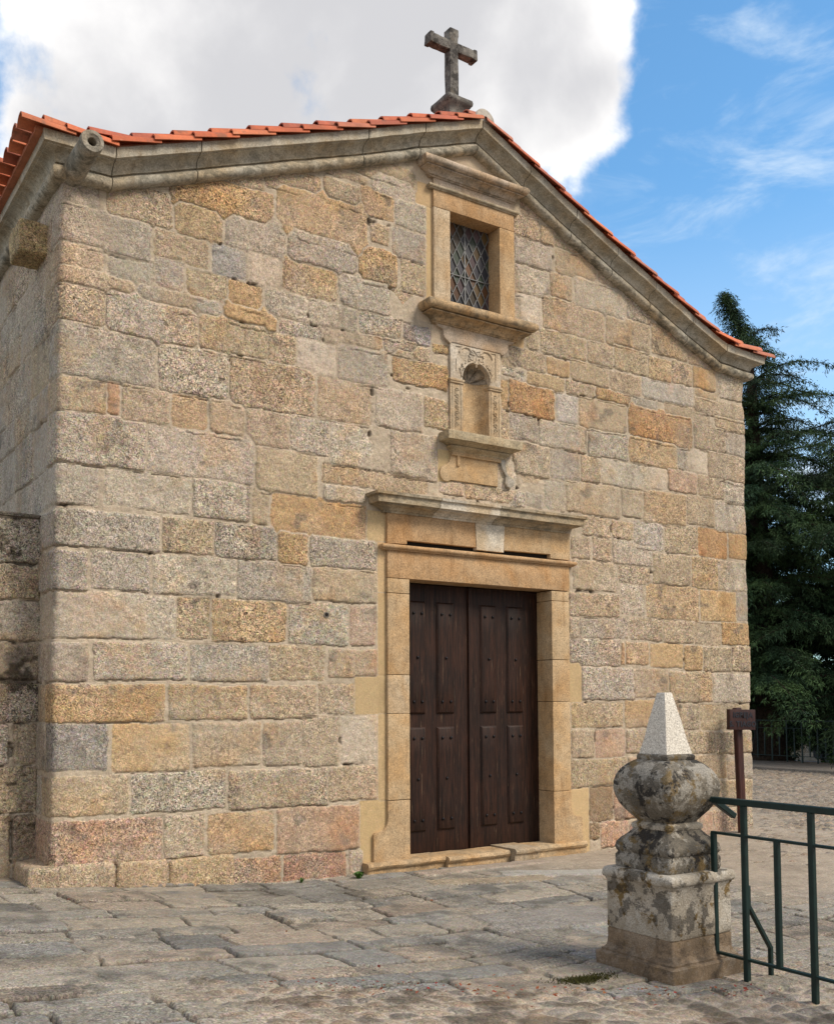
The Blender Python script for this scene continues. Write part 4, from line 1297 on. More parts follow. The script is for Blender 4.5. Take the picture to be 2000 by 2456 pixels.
BLK = "1.958,2.987,2.909,3.228,g;3.009,3.493,2.919,3.233,t;3.505,4.119,2.918,3.243,g;4.131,4.450,2.885,3.242,o;4.476,5.221,2.889,3.221,g;1.963,2.364,2.543,2.875,g;2.390,2.904,2.554,2.893,g;2.926,3.718,2.556,2.902,l;3.719,4.497,2.531,2.917,g;4.497,5.235,2.570,2.914,t;1.970,3.137,2.143,2.533,l;3.148,3.464,2.167,2.534,t;3.476,4.222,2.151,2.540,x;4.247,4.901,2.137,2.543,l;4.915,5.220,2.151,2.545,p;1.976,2.381,1.773,2.102,g;2.421,3.248,1.788,2.121,l;3.275,4.037,1.784,2.123,g;4.049,4.634,1.801,2.131,t;4.674,5.233,1.829,2.112,t;1.982,3.047,1.430,1.755,o;3.079,3.833,1.438,1.750,x;3.857,4.551,1.439,1.754,t;4.569,4.969,1.478,1.769,t;1.988,2.557,1.026,1.424,d;2.587,3.282,0.999,1.414,y;3.304,3.967,1.013,1.414,t;3.987,4.390,1.003,1.406,t;4.397,4.794,0.987,1.457,t;4.815,5.225,0.994,1.464,w;1.995,2.737,0.645,0.983,t;2.757,3.626,0.643,0.989,l;3.649,4.675,0.615,0.971,t;4.675,5.230,0.636,0.973,t;2.001,3.038,0.226,0.615,p;3.048,3.423,0.231,0.608,t;3.457,4.105,0.227,0.594,o;4.130,5.036,0.170,0.601,r;1.820,2.274,0.075,0.249,t;2.332,2.766,0.032,0.212,t;2.818,3.471,-0.030,0.209,x;3.494,4.181,-0.102,0.179,r;4.205,4.874,-0.153,0.162,R;4.900,5.104,-0.133,0.168,g;2.076,2.445,3.257,3.615,g;2.486,3.283,3.280,3.631,l;3.295,3.846,3.262,3.617,l;3.866,4.037,3.254,3.605,t;4.063,5.109,3.183,3.582,o;2.071,2.848,3.609,4.067,l;2.860,3.892,3.614,4.077,l;3.905,4.553,3.556,4.007,t;4.606,5.855,3.738,3.934,t;4.619,5.096,3.530,3.721,l;2.084,2.495,4.063,4.363,t;2.506,2.614,4.085,4.380,r;2.632,3.063,4.033,4.387,t;3.079,3.426,4.028,4.380,o;3.438,3.793,4.025,4.396,t;3.806,4.253,3.992,4.360,t;4.261,4.680,3.994,4.359,l;4.699,5.367,3.923,4.373,l;4.552,5.168,4.347,4.807,t;2.088,2.937,4.360,4.844,g;2.960,3.622,4.353,4.839,l;3.635,4.525,4.332,4.853,t;4.341,4.760,4.777,5.147,w;4.779,5.370,4.771,5.189,g;2.081,2.474,4.810,5.164,t;2.486,3.326,4.764,5.209,l;3.328,4.022,4.801,5.188,t;4.023,4.328,4.803,5.131,t;3.559,4.110,5.108,5.338,o;4.135,4.604,5.111,5.301,g;4.617,5.298,5.117,5.313,t;5.313,5.729,5.151,5.353,g;2.088,2.734,5.132,5.322,t;2.758,3.558,5.100,5.321,g;3.209,3.605,5.256,5.537,t;3.617,3.958,5.260,5.536,o;3.984,4.444,5.245,5.575,g;4.458,5.014,5.244,5.572,l;5.028,5.533,5.292,5.568,g;2.104,2.458,5.292,5.544,t;2.491,2.907,5.262,5.521,g;2.918,3.186,5.278,5.575,g;2.904,3.425,5.569,5.858,t;3.449,3.796,5.544,5.852,D;3.821,4.153,5.524,5.874,w;4.172,4.779,5.514,5.911,o;4.793,5.402,5.515,5.913,l;5.416,5.683,5.537,5.868,t;2.101,2.881,5.490,5.874,g;3.577,4.208,5.827,6.235,g;4.222,5.001,5.822,6.283,g;5.015,5.491,5.824,6.227,o;2.096,2.419,5.835,6.078,g;2.473,3.078,5.823,6.172,t;3.090,3.553,5.810,6.193,x;3.032,4.079,6.072,6.473,o;4.106,5.129,6.089,6.662,o;3.978,4.588,6.533,6.773,t;4.616,5.044,6.540,6.812,t;5.044,5.449,6.541,6.845,o;5.173,5.720,6.798,7.106,l;2.896,3.977,6.450,6.679,t;3.977,5.752,6.959,7.183,t;7.143,7.431,7.082,7.301,t;7.020,7.428,6.839,7.101,t;7.437,7.642,6.833,7.063,x;7.652,8.037,6.829,7.044,t;7.038,7.616,6.535,6.849,g;7.659,8.309,6.549,6.873,t;8.330,8.741,6.550,6.772,t;7.056,7.565,6.202,6.532,l;7.575,7.921,6.230,6.549,t;7.954,8.787,6.184,6.613,l;8.808,9.250,6.232,6.533,g;7.051,7.447,5.819,6.207,w;7.456,8.431,5.844,6.263,t;8.451,9.203,5.865,6.246,t;9.227,9.894,5.902,6.286,t;7.220,7.408,5.566,5.807,t;7.418,8.133,5.557,5.866,t;8.143,8.557,5.567,5.866,t;8.581,9.156,5.578,5.912,t;9.165,9.580,5.556,5.859,x;9.592,9.966,5.588,5.888,t;9.978,10.423,5.593,5.888,o;9.887,10.315,5.878,6.045,t;10.464,11.021,5.555,5.917,l;6.959,7.494,5.326,5.558,t;7.504,7.858,5.331,5.532,o;7.868,8.491,5.321,5.589,t;8.500,9.031,5.294,5.552,t;9.041,9.987,5.314,5.580,L;10.008,11.009,5.269,5.507,t;10.014,10.445,5.461,5.589,t;6.999,7.193,5.168,5.287,l;7.214,7.774,5.133,5.315,x;7.795,8.255,5.144,5.313,t;8.277,8.847,5.151,5.315,o;6.953,7.621,4.774,5.167,O;7.643,7.977,4.785,5.153,L;7.999,8.778,4.772,5.178,t;8.801,9.946,4.765,5.217,O;8.896,9.326,5.157,5.316,g;9.431,9.966,5.155,5.337,t;9.978,10.277,5.144,5.358,t;10.375,11.033,5.111,5.330,x;9.969,10.574,4.785,5.147,t;10.585,11.022,4.787,5.117,g;6.949,7.371,4.501,4.815,g;7.380,8.113,4.471,4.810,l;8.134,8.795,4.452,4.812,l;8.806,9.660,4.468,4.841,x;9.657,9.850,4.488,4.793,g;9.890,10.215,4.486,4.805,w;10.226,11.026,4.428,4.814,t;6.987,7.532,4.109,4.482,t;7.542,8.000,4.119,4.484,g;8.011,8.332,4.149,4.468,t;8.331,9.133,4.151,4.487,l;9.157,9.461,4.191,4.470,w;9.473,10.008,4.202,4.487,p;10.020,10.538,4.194,4.496,t;10.550,11.015,4.170,4.498,l;7.079,7.427,3.949,4.109,o;6.939,7.173,3.735,3.918,g;7.184,7.435,3.761,3.930,g;7.447,7.774,3.758,4.101,g;7.784,8.643,3.766,4.146,t;8.666,9.020,3.802,4.139,t;9.044,9.803,3.766,4.176,x;9.816,10.338,3.818,4.212,t;10.350,11.018,3.786,4.190,l;8.022,8.475,3.515,3.753,t;8.499,8.847,3.525,3.741,o;8.858,9.375,3.435,3.774,L;9.400,10.000,3.426,3.783,t;10.012,10.571,3.414,3.800,O;10.599,11.019,3.434,3.779,o;7.843,8.146,3.232,3.502,t;8.181,8.494,3.232,3.514,t;8.493,9.186,3.223,3.522,l;9.181,9.863,3.022,3.413,t;9.875,10.384,3.002,3.412,x;10.382,11.020,3.006,3.407,l;7.860,8.573,2.873,3.232,t;8.597,9.127,2.991,3.208,t;7.797,8.602,2.567,2.846,x;8.628,9.029,2.613,2.990,l;9.054,10.003,2.587,3.023,x;10.030,10.720,2.603,2.997,y;10.720,11.005,2.623,3.016,g;7.794,7.951,2.312,2.546,t;7.960,8.753,2.320,2.581,g;8.773,9.340,2.320,2.597,t;9.350,9.893,2.300,2.591,t;9.903,10.403,2.284,2.575,t;10.415,11.023,2.307,2.597,o;7.780,8.607,1.994,2.315,g;8.617,8.682,2.008,2.286,o;8.696,9.082,2.019,2.301,o;9.102,9.697,1.998,2.293,y;9.707,10.050,1.968,2.277,o;10.061,10.591,1.959,2.274,t;10.603,11.011,1.965,2.294,t;7.986,8.818,1.604,1.983,L;8.828,9.418,1.631,1.980,t;9.427,10.220,1.571,1.960,t;10.231,10.997,1.560,1.939,l;7.813,8.640,1.286,1.577,x;8.670,9.600,1.277,1.602,o;9.599,9.972,1.228,1.556,t;9.983,10.983,1.215,1.545,t;7.807,8.169,0.941,1.269,t;8.179,8.662,0.933,1.268,p;8.672,8.963,0.969,1.254,t;8.963,9.753,0.952,1.236,t;9.764,10.255,0.932,1.209,t;10.277,10.971,0.912,1.197,t;7.801,8.694,0.608,0.925,t;8.705,9.997,0.641,0.917,x;10.008,10.462,0.600,0.902,t;10.462,10.959,0.578,0.886,g;8.071,8.451,0.208,0.621,b;8.461,9.149,0.200,0.580,p;9.162,10.279,0.256,0.609,x;10.302,10.947,0.230,0.567,t;8.065,8.234,0.011,0.209,b;8.243,8.697,-0.097,0.201,p;8.717,9.905,-0.164,0.151,p;9.931,10.176,-0.107,0.204,p;10.176,10.683,-0.166,0.211,p;10.683,10.945,-0.196,0.203,t;5.425,5.694,6.819,7.087,g;5.459,5.859,6.528,6.840,l;5.423,5.850,6.194,6.511,g;5.527,5.848,5.855,6.195,t;5.421,5.688,5.537,5.825,l;5.559,5.902,5.320,5.525,D;5.419,5.887,5.136,5.292,t;5.923,6.137,5.280,5.385,o;5.932,6.123,5.403,5.587,s;5.419,6.120,4.880,5.157,o;6.846,7.073,5.304,5.407,t;6.845,7.072,5.201,5.304,l;5.214,5.796,4.377,4.807,l;5.809,6.122,4.457,4.785,t;5.396,5.981,3.889,4.377,l;5.021,5.371,3.933,4.375,l;5.999,6.331,3.782,3.918,l;6.331,7.060,3.759,3.934,t;7.077,7.425,3.951,4.119,o;5.127,5.335,3.210,3.500,S;5.250,5.335,2.690,3.200,S;5.250,5.335,1.865,2.690,S;4.985,5.335,1.478,1.850,S;5.255,5.335,0.613,1.478,S;5.035,5.335,-0.150,0.613,S;7.760,7.965,1.590,2.050,S;7.760,7.800,2.050,3.150,S;7.760,8.055,-0.150,0.590,S;5.705,5.930,7.090,7.310,s;5.725,5.930,6.840,7.080,S;5.855,5.930,5.800,6.830,S;6.980,7.125,7.100,7.280,s;5.995,6.140,3.910,4.235,S;6.760,7.045,3.920,4.265,w;5.740,5.930,5.600,5.800,s;7.000,7.160,5.560,5.700,S"
BLK += ";5.16,5.38,6.27,6.49,t;7.035,7.17,5.82,6.13,l;7.035,7.17,6.145,6.48,t;6.84,6.95,4.47,4.80,t;6.84,6.95,4.815,5.15,o;5.85,7.06,7.31,7.62,s;4.6,5.13,6.85,6.93,t"
rects = []
rb = random.Random(3)
for q in BLK.split(';'):
    a = q.split(','); x0, x1, z0, z1 = map(float, a[:4]); c = a[4]
    if x0 < 2.15: x0 = XL - rb.choice((.22, .5, .62, .3))
    if x1 > 10.85: x1 = XR + rb.choice((.2, .45, .3, .6))
    rects.append((x0-XL, x1-XL, z0, z1, c))
left_rows = sorted({(round(r[2], 3), round(r[3], 3)) for r in rects if r[0] < 0})
rng = np.random.default_rng(5)
# left side wall continues the corner courses
side = []
for z0, z1 in left_rows:
    x = -min(-r[0] for r in rects if r[0] < 0 and abs(r[2]-z0) < .002)
    while x > -11:
        L = rng.uniform(.4, 1.0); side.append((x-L+.006, x-.008, z0, z1, 'ggglltt'[rng.integers(7)])); x -= L
rects += side
Wd = XR-XL
rects += random_courses(Wd+.5, Wd+12, -.5, 6.2, .28, .42, .4, .9, rng)

sv = np.concatenate([np.arange(-11, -2.6, .05), np.arange(-2.6, -.5, .014), np.arange(-.5, Wd+.25, .0092), np.arange(Wd+.25, Wd+11, .06)])
zv = np.arange(-.3, 7.72, .0092)
S, Z, h, col, gr, stone = masonry(sv, zv, rects, 11)
rc = .045
def wallpath(S, h):
    X = np.empty_like(S); Y = np.empty_like(S); NX = np.zeros_like(S); NY = np.zeros_like(S)
    X[:] = XL+S; Y[:] = 0; NY[:] = -1
    l = S < -rc; X[l] = XL; Y[l] = -S[l]; NX[l] = -1; NY[l] = 0
    r = S > Wd+rc; X[r] = XR; Y[r] = (S-Wd)[r]; NX[r] = 1; NY[r] = 0
    for c, sg in ((0., 1), (Wd, -1)):
        k = np.abs(S-c) <= rc
        t = (S[k]-c+rc)/(2*rc)
        if sg == 1:
            X[k] = XL+t*t*rc; Y[k] = (1-t)**2*rc; NX[k] = -(1-t); NY[k] = -t
        else:
            X[k] = XR-(1-t)**2*rc; Y[k] = t*t*rc; NX[k] = t; NY[k] = -(1-t)
    n = np.sqrt(NX**2+NY**2); NX /= n; NY /= n
    return X+NX*h, Y+NY*h
# corner stones wander in and out a little
hc = h + .018*npnoise(0, Z, S*0, .33, 5)*np.exp(-np.abs(S-Wd)/.25) + .010*npnoise(0, Z, S*0, .3, 6)*np.exp(-np.abs(S)/.2)
X, Y = wallpath(S, hc)
P = np.stack([X, Y, Z], -1)
LOW = [(2.10, 6.03), (2.50, 6.045), (3.26, 6.335), (4.0, 6.622), (5.015, 7.01), (5.706, 7.297), (6.47, 7.585), (7.14, 7.275), (7.80, 6.968), (8.45, 6.683),
       (9.12, 6.403), (9.78, 6.122), (10.42, 5.880), (10.97, 5.850)]
ztop = np.interp(XL+S, [p[0] for p in LOW], [p[1] for p in LOW]) + .06
Sc = .25*(S[:-1, :-1]+S[1:, :-1]+S[:-1, 1:]+S[1:, 1:]); Zc = .25*(Z[:-1, :-1]+Z[1:, :-1]+Z[:-1, 1:]+Z[1:, 1:])
Xc = Sc+XL
keep = Zc < ztop[:-1, :-1]
keep &= ~((Xc > 5.40) & (Xc < 7.70) & (Zc < 3.47))                       # doorway (dressed stones fill the rim)
keep &= ~((Xc > 6.0) & (Xc < 6.95) & (Zc > 5.84) & (Zc < 7.15))          # window
keep &= ~((Xc > 6.27) & (Xc < 6.67) & (Zc > 4.40) & (Zc < 5.28))         # niche
me = grid_mesh('wall', P, keep, col, gr)
wall = link('wall', me, M_WALL, church)
del P, X, Y, S, Z, h, hc, col, gr, stone

# solid core behind the stone skin so no light leaks through
for x0, x1, y0, y1, z0, z1, c in ((XL+.3, 5.19, .34, .6, -.3, 5.69, .2), (7.91, XR-.3, .34, .6, -.3, 5.6, .2), (5.2, 7.9, .34, .6, 3.6, 5.69, .2), (3.6, 5.79, .34, .6, 5.7, 6.2, .2), (7.11, 9.2, .34, .6, 5.7, 6.1, .2),
                             (5.2, 7.9, .34, .6, -.3, 3.59, .02), (5.8, 7.1, .34, .6, 5.7, 7.1, .02), (XL+.4, XR-.4, 10.6, 10.8, -.3, 5.6, .2)):
    mb = MB(); mb.addbm(bbox(x0, x1, y0, y1, z0, z1, 0, 0, 0), (c, c, c)); mb.build('inner_wall', M_DRESS, church)

# ---- dressed stone helpers
TAN = (.495, .370, .230); TAN2 = (.465, .340, .208); TANP = (.490, .395, .280); ORT = (.455, .310, .180); PINKT = (.480, .395, .315)
WHT = (.600, .550, .465); GRY = (.440, .400, .340); MOLD = (.405, .350, .260)
def returned(xL, xR, prof, name, cols, parent, mat=None, seg=.12, joints=(), amp=.003, seed=0., sharp=38):
    """moulding across the front with mitred returns; prof = [(out, z)], cols = [(xmax, colour, lichen)]"""
    mat = mat or M_DRESS
    mb = MB()
    xs = list(np.linspace(xL, xR, max(3, int((xR-xL)/seg))))
    cuts = [c[0] for c in cols[:-1]]
    edges = [xL]+cuts+[xR]
    for k in range(len(edges)-1):
        a, b = edges[k], edges[k+1]
        st = []
        first, last = k == 0, k == len(edges)-2
        if first: st.append(('L0', a))
        gap = .003
        mid = list(np.linspace(a + (0 if first else gap), b - (0 if last else gap), max(2, int((b-a)/seg)+1)))
        st += [('M', x) for x in mid]
        if last: st.append(('R0', b))
        V = []
        for kind, x in st:
            for p, z in prof:
                if kind == 'L0': q = Vector((xL-p, .03, z))
                elif kind == 'R0': q = Vector((xR+p, .03, z))
                else:
                    xx = x
                    if x == xL and first: xx = xL-p
                    elif x == xR and last: xx = xR+p
                    q = Vector((xx, -p, z))
                s = q*7+Vector((seed, seed, 0))
                q += Vector((0, mnoise.noise(s), mnoise.noise(s+Vector((5, 5, 5)))))*amp + Vector((0, mnoise.noise(s*4), mnoise.noise(s*4+Vector((5, 5, 5)))))*amp*.6
                V.append(q)
        m = len(prof)
        F = [q[::-1] for q in grid_faces(len(st), m)]
        if not first: F.append(tuple(range(m)))
        if not last: F.append(tuple(range((len(st)-1)*m, len(st)*m))[::-1])
        mb.add(V, F, cols[k][1], cols[k][2])
    return mb.build(name, mat, parent, sharp)
def arcpts(cx, cz, r, a0, a1, n):
    return [(cx+r*math.cos(R(a0+(a1-a0)*i/n)), cz+r*math.sin(R(a0+(a1-a0)*i/n))) for i in range(n+1)]

# ---- door surround
FR = .04
dsur = MB()
def jamb(x0, x1, z0, z1, col, g=0.0, y0=-FR, y1=.30, bev=.006): dsur.addbm(bbox(x0, x1, y0, y1, z0+.0025, z1-.0025, bev, .12, .002), col, g)
OL, OR = 5.596, 7.512
for z0, z1, c in ((2.69, 2.842, TAN), (1.865, 2.69, TAN2), (1.475, 1.865, TANP), (.613, 1.475, TAN)): jamb(5.335, OL, z0, z1, c, .08)
for z0, z1, c in ((2.722, 2.836, TAN), (2.058, 2.722, TAN), (1.588, 2.058, TAN2), (.59, 1.588, TAN)): jamb(OR, 7.770, z0, z1, c, .08)
jamb(5.335, 7.780, 2.842, 3.128, ORT, .06, y1=.34)
# flared bases of the jambs
cv = [(5.334, .44), (5.332, .405), (5.322, .37), (5.296, .335), (5.255, .315), (5.205, .308), (5.185, .305), (5.168, .285)]
pl = [(OL, -.12), (OL, .608), (5.335, .608)]+cv+[(5.168, -.12)]
dsur.addbm(prism(pl, -FR, .30, .007, .002, .15), TAN2, .12)
pr_ = [(13.108-x, z-.02) for x, z in pl]
dsur.addbm(prism(pr_[::-1], -FR, .30, .007, .002, .15), TAN2, .15)
# frieze stones with the slot under them
dsur.addbm(prism([(5.335, 3.19), (5.57, 3.20), (5.57, 3.238), (6.452, 3.238), (6.438, 3.505), (5.335, 3.505)], -FR, .3, .004, .002, .15), ORT, .05)
dsur.addbm(prism([(6.455, 3.212), (6.826, 3.212), (6.842, 3.505), (6.443, 3.505)], -FR-.006, .3, .006, .002, .15), WHT, .05)
dsur.addbm(prism([(6.832, 3.238), (7.50, 3.246), (7.50, 3.20), (7.795, 3.20), (7.795, 3.505), (6.848, 3.505)], -FR, .3, .004, .002, .15), TAN, .05)
door_sur = dsur.build('door_surround', M_DRESS, church)
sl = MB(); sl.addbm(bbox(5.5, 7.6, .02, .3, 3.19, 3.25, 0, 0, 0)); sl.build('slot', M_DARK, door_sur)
returned(5.335, 7.775, [(-.02, 3.122), (.062, 3.124), (.066, 3.138)]+[(.064+a, 3.158+b) for a, b in arcpts(0, 0, .024, -70, 90, 6)]+[(.05, 3.186), (-.02, 3.192)], 'astragal', [(9, ORT, .1)], door_sur, seg=.1, seed=2)
PC = [(-.02, 3.500), (.055, 3.500), (.06, 3.522)]+[(.075, 3.524), (.088, 3.54), (.115, 3.552), (.15, 3.558), (.165, 3.562), (.165, 3.572), (.205, 3.574), (.207, 3.640), (.232, 3.650), (.236, 3.676), (.16, 3.690), (-.02, 3.712)]
returned(5.335, 7.660, PC, 'door_cornice', [(5.875, MOLD, .45), (6.655, WHT, .22), (9, MOLD, .5)], door_sur, seg=.1, seed=4)

# ---- doors
HINGE = .235
door_y = .215
def leaf(x0, x1, label):
    mb = MB()
    n = 2
    mb.addbm(bbox(x0, x1, door_y, door_y+.06, .012, 2.835, .004, .25, .0015))
    lf = mb.build('door_leaf', M_DOOR, church)
    tag(lf, label)
    return lf
ll = leaf(5.56, 6.552, 'left leaf of the dark wooden door')
rl = leaf(6.562, 7.53, 'right leaf of the dark wooden door, streaked pale')
cs = MB(); cs.addbm(bbox(6.520, 6.572, door_y-.022, door_y+.004, .014, 2.832, .006, .3, .001)); cs.build('cover_strip', M_DOOR, ll)
stud_me = None
def stud(x, z, y, parent):
    global stud_me
    if stud_me is None:
        bm = bmesh.new(); bmesh.ops.create_uvsphere(bm, u_segments=10, v_segments=6, radius=.016)
        for v in bm.verts: v.co.y *= .75
        stud_me = bpy.data.meshes.new('stud'); bm.to_mesh(stud_me); bm.free(); stud_me.materials.append(M_IRON)
        stud_me.polygons.foreach_set('use_smooth', [True]*len(stud_me.polygons))
    o = bpy.data.objects.new('stud', stud_me); COL.objects.link(o); o.parent = parent
    o.location = Vector((x, y, z)) - world_loc(parent)
for lf, xs in ((ll, ((5.735, 5.962), (6.095, 6.335))), (rl, ((6.678, 6.910), (7.050, 7.288)))):
    for a, b in xs:
        for z0, z1 in ((1.460, 2.655), (.236, 1.330)):
            mb = MB()
            bm = bmesh.new(); bmesh.ops.create_cube(bm, size=1)
            for v in bm.verts:
                f = v.co.y < 0
                ins = .022 if f else 0
                v.co = Vector(((a+b)/2+v.co.x*(b-a-2*ins), door_y-.026 if f else door_y+.004, (z0+z1)/2+v.co.z*(z1-z0-2*ins)))
            bmesh.ops.bevel(bm, geom=bm.edges[:], offset=.003, segments=1, affect='EDGES'); cut_long(bm, .3); roughen(bm, .001)
            mb.addbm(bm); mb.build('panel', M_DOOR, lf)
            y = door_y-.030
            w = b-a; hgt = z1-z0
            for fx, fz in ((.28, .89), (.74, .89), (.50, .50), (.28, .11), (.74, .11)): stud(a+w*fx, z0+hgt*fz, y, lf)

# ---- steps
st = MB()
def step(x0, x1, yf, z0, z1, col, nose=.035, name='step', yb=.2, lab=None):
    m = MB(); n = 5
    prof = [(yb, z0), (yf+.03, z0), (yf+.03, z1-nose*2.0)]+[(yf+nose-nose*math.cos(R(a)), z1-nose+nose*math.sin(R(a))) for a in (-80, -45, 0, 40, 75, 90)]+[(yb, z1)]
    xs = np.linspace(x0, x1, max(3, int((x1-x0)/.06)))
    V = []
    for x in xs:
        for y, z in prof:
            s = Vector((x*6, y*6, z*6)); w = 0.012
            V.append((x+.0, y+mnoise.noise(s)*w, z+mnoise.noise(s+Vector((3, 3, 3)))*w*.5))
    k = len(prof)
    F = [q for q in grid_faces(len(xs), k)]+[tuple(range(k))[::-1], tuple(range((len(xs)-1)*k, len(xs)*k))]
    m.add(V, F, col, .3)
    o = m.build(name, M_DRESS if nose > .025 else M_WALL, church, 40)
    if lab: tag(o, lab)
    return o
step(5.06, 5.985, -.118, -.2, .022, TAN2, lab='left tan doorstep with a rounded nose')
step(5.992, 6.790, -.165, -.2, .016, TAN2, lab='worn tan doorstep in the middle')
o = step(6.80, 7.130, -.245, -.25, .034, (.40, .33, .245), .030, lab='projecting grey granite doorstep block')
step(7.140, 7.955, -.105, -.25, .018, TAN, lab='right tan doorstep beside the jamb')
m = MB(); m.addbm(bbox(5.5, 7.6, .14, .4, -.2, .006, 0, .3, .003), (.3, .25, .18), .2); m.build('threshold', M_DRESS, church)

# ---- window
wf = MB()
def wst(x0, x1, z0, z1, col, g=0.05, y0=-FR, y1=.3): wf.addbm(bbox(x0, x1, y0, y1, z0+.002, z1-.002, .005, .12, .002), col, g)
wst(5.925, 6.137, 5.78, 6.848, TANP); wst(6.812, 7.020, 5.78, 6.848, TAN2)
wst(5.925, 7.020, 6.848, 7.045, ORT)
wst(5.925, 7.000, 7.062, 7.165, PINKT, .12)
window = wf.build('window', M_DRESS, church)
wb = MB(); wb.addbm(bbox(6.1, 6.85, -.02, .3, 5.74, 5.800, .005, 0, 0), TAN2); wb.build('inner_sill', M_DRESS, window)
returned(5.925, 7.005, [(-.02, 7.036), (.052, 7.036), (.056, 7.046)]+[(.055+a, 7.064+b) for a, b in arcpts(0, 0, .018, -70, 90, 5)]+[(-.02, 7.088)], 'astragal', [(9, MOLD, .3)], window, seg=.08, seed=3)
PH = [(-.02, 7.160), (.052, 7.160), (.055, 7.172), (.070, 7.175), (.076, 7.192), (.094, 7.212), (.122, 7.224), (.142, 7.228), (.142, 7.238), (.120, 7.240), (.120, 7.250)]+[(.145+a, 7.287+b) for a, b in arcpts(0, 0, .044, -110, 110, 9)]+[(.08, 7.332), (-.02, 7.35)]
returned(5.915, 6.945, PH, 'window_cornice', [(6.512, PINKT, .45), (9, PINKT, .55)], window, seg=.08, seed=5)
PS = [(-.02, 5.580), (.055, 5.582), (.06, 5.596), (.072, 5.600), (.082, 5.622), (.110, 5.646), (.150, 5.658), (.172, 5.660), (.172, 5.672), (.145, 5.674), (.145, 5.686)]+[(.176+a, 5.735+b) for a, b in arcpts(0, 0, .053, -112, 105, 9)]+[(.11, 5.795), (-.02, 5.805)]
returned(5.965, 6.980, PS, 'window_sill', [(6.50, TAN2, .55), (9, TAN2, .55)], window, seg=.08, seed=6)
# leaded lights
GX0, GX1, GZ0, GZ1, GY = 6.09, 6.86, 5.78, 6.87, .165
gl = MB(); rg = random.Random(4)
dw, dh = .1115, .205                         # half pitch of the lozenges
pal_g = [(.10, .05, .025), (.06, .045, .03), (.03, .032, .04), (.045, .06, .045), (.075, .05, .055), (.11, .07, .03), (.05, .05, .06)]
def clip_poly(p):
    for ax, lim, sg in ((0, GX0, 1), (0, GX1, -1), (1, GZ0, 1), (1, GZ1, -1)):
        o = []
        for i in range(len(p)):
            a, b = p[i], p[(i+1) % len(p)]
            ia, ib = (a[ax]-lim)*sg >= 0, (b[ax]-lim)*sg >= 0
            if ia: o.append(a)
            if ia != ib:
                t = (lim-a[ax])/(b[ax]-a[ax]); o.append((a[0]+t*(b[0]-a[0]), a[1]+t*(b[1]-a[1])))
        p = o
        if not p: return p
    return p
CX = 6.475; CZ = 6.265
for i in range(-9, 10):
    for j in range(-8, 9):
        if (i+j) % 2: continue
        cx, cz = CX+i*dw/2, CZ+j*dh/2
        p = clip_poly([(cx-dw/2, cz), (cx, cz-dh/2), (cx+dw/2, cz), (cx, cz+dh/2)])
        if len(p) < 3: continue
        tx, tz = rg.uniform(-.003, .003), rg.uniform(-.003, .003)
        c = rg.choice(pal_g); k = rg.uniform(.7, 1.3)
        gl.add([(x, GY+(x-cx)/dw*tx*2+(z-cz)/dh*tz*2, z) for x, z in p], [tuple(range(len(p)))], tuple(v*k for v in c))
gl.build('glass', M_GLASS, window, 0)
ld = MB()
def came(a, b, w=.011):
    ld.addbm(bar((a[0], GY-.008, a[1]), (b[0], GY-.008, b[1]), w, .010))
sl_ = dh/dw
for k in range(-16, 17):
    for sg in (1, -1):
        # line z-CZ = sg*sl*(x-CX) + (k+.5... ) * dh
        c0 = (k+.5)*dh
        pts = []
        for x in (GX0, GX1):
            z = CZ+sg*sl_*(x-CX)+c0
            if GZ0 <= z <= GZ1: pts.append((x, z))
        for z in (GZ0, GZ1):
            x = CX+(z-CZ-c0)/(sg*sl_)
            if GX0 < x < GX1: pts.append((x, z))
        if len(pts) == 2 and (Vector(pts[0])-Vector(pts[1])).length > .03: came(pts[0], pts[1])
came((CX, GZ0), (CX, GZ1), .018); came((GX0, CZ), (GX1, CZ), .018)
for x in (GX0+.008, GX1-.008): came((x, GZ0), (x, GZ1), .02)
for z in (GZ0+.008, GZ1-.008): came((GX0, z), (GX1, z), .02)
ld.build('lead_came', M_LEAD, window, 0)

# ---- niche
nich = MB()
NXc = 6.476
ear = [(5.930, 5.585), (5.955, 5.575), (5.972, 5.552), (6.004, 5.545), (6.034, 5.535), (6.044, 5.510), (6.040, 5.482), (6.055, 5.452), (6.086, 5.425), (6.115, 5.405), (6.135, 5.400), (6.150, 5.418)]
earR = [(2*NXc-x+.005, z) for x, z in ear][::-1]
nich.addbm(prism(ear+earR, -.045, .2, .006, .002, .08), PINKT, .2)
arch = arcpts(NXc, 5.062, .182, 180, 0, 16)
up_ = [(6.138, 5.035), (6.132, 5.425), (6.812, 5.425), (6.812, 5.035), (6.66, 5.035)]+[(x, z) for x, z in arch[::-1]]+[(6.292, 5.035)]
nich.addbm(prism(up_, -.035, .2, .004, .002, 0), (.55, .50, .43), .18)
for x0, x1 in ((6.132, 6.300), (6.652, 6.818)):
    nich.addbm(bbox(x0, x1, -.03, .2, 4.43, 4.985, .006, .1, .002), TANP, .15)
    nich.addbm(bbox(x0-.014, x1+.012, -.052, .2, 5.005, 5.032, .008, .1, .002), TANP, .2)
    nich.addbm(bbox(x0-.006, x1+.006, -.044, .2, 4.985, 5.006, .005, .1, .002), TANP, .2)
    nich.addbm(bbox(x0-.008, x1+.008, -.042, .2, 4.43, 4.475, .006, .1, .002), TANP, .2)
niche = nich.build('niche', M_DRESS, church, 35)
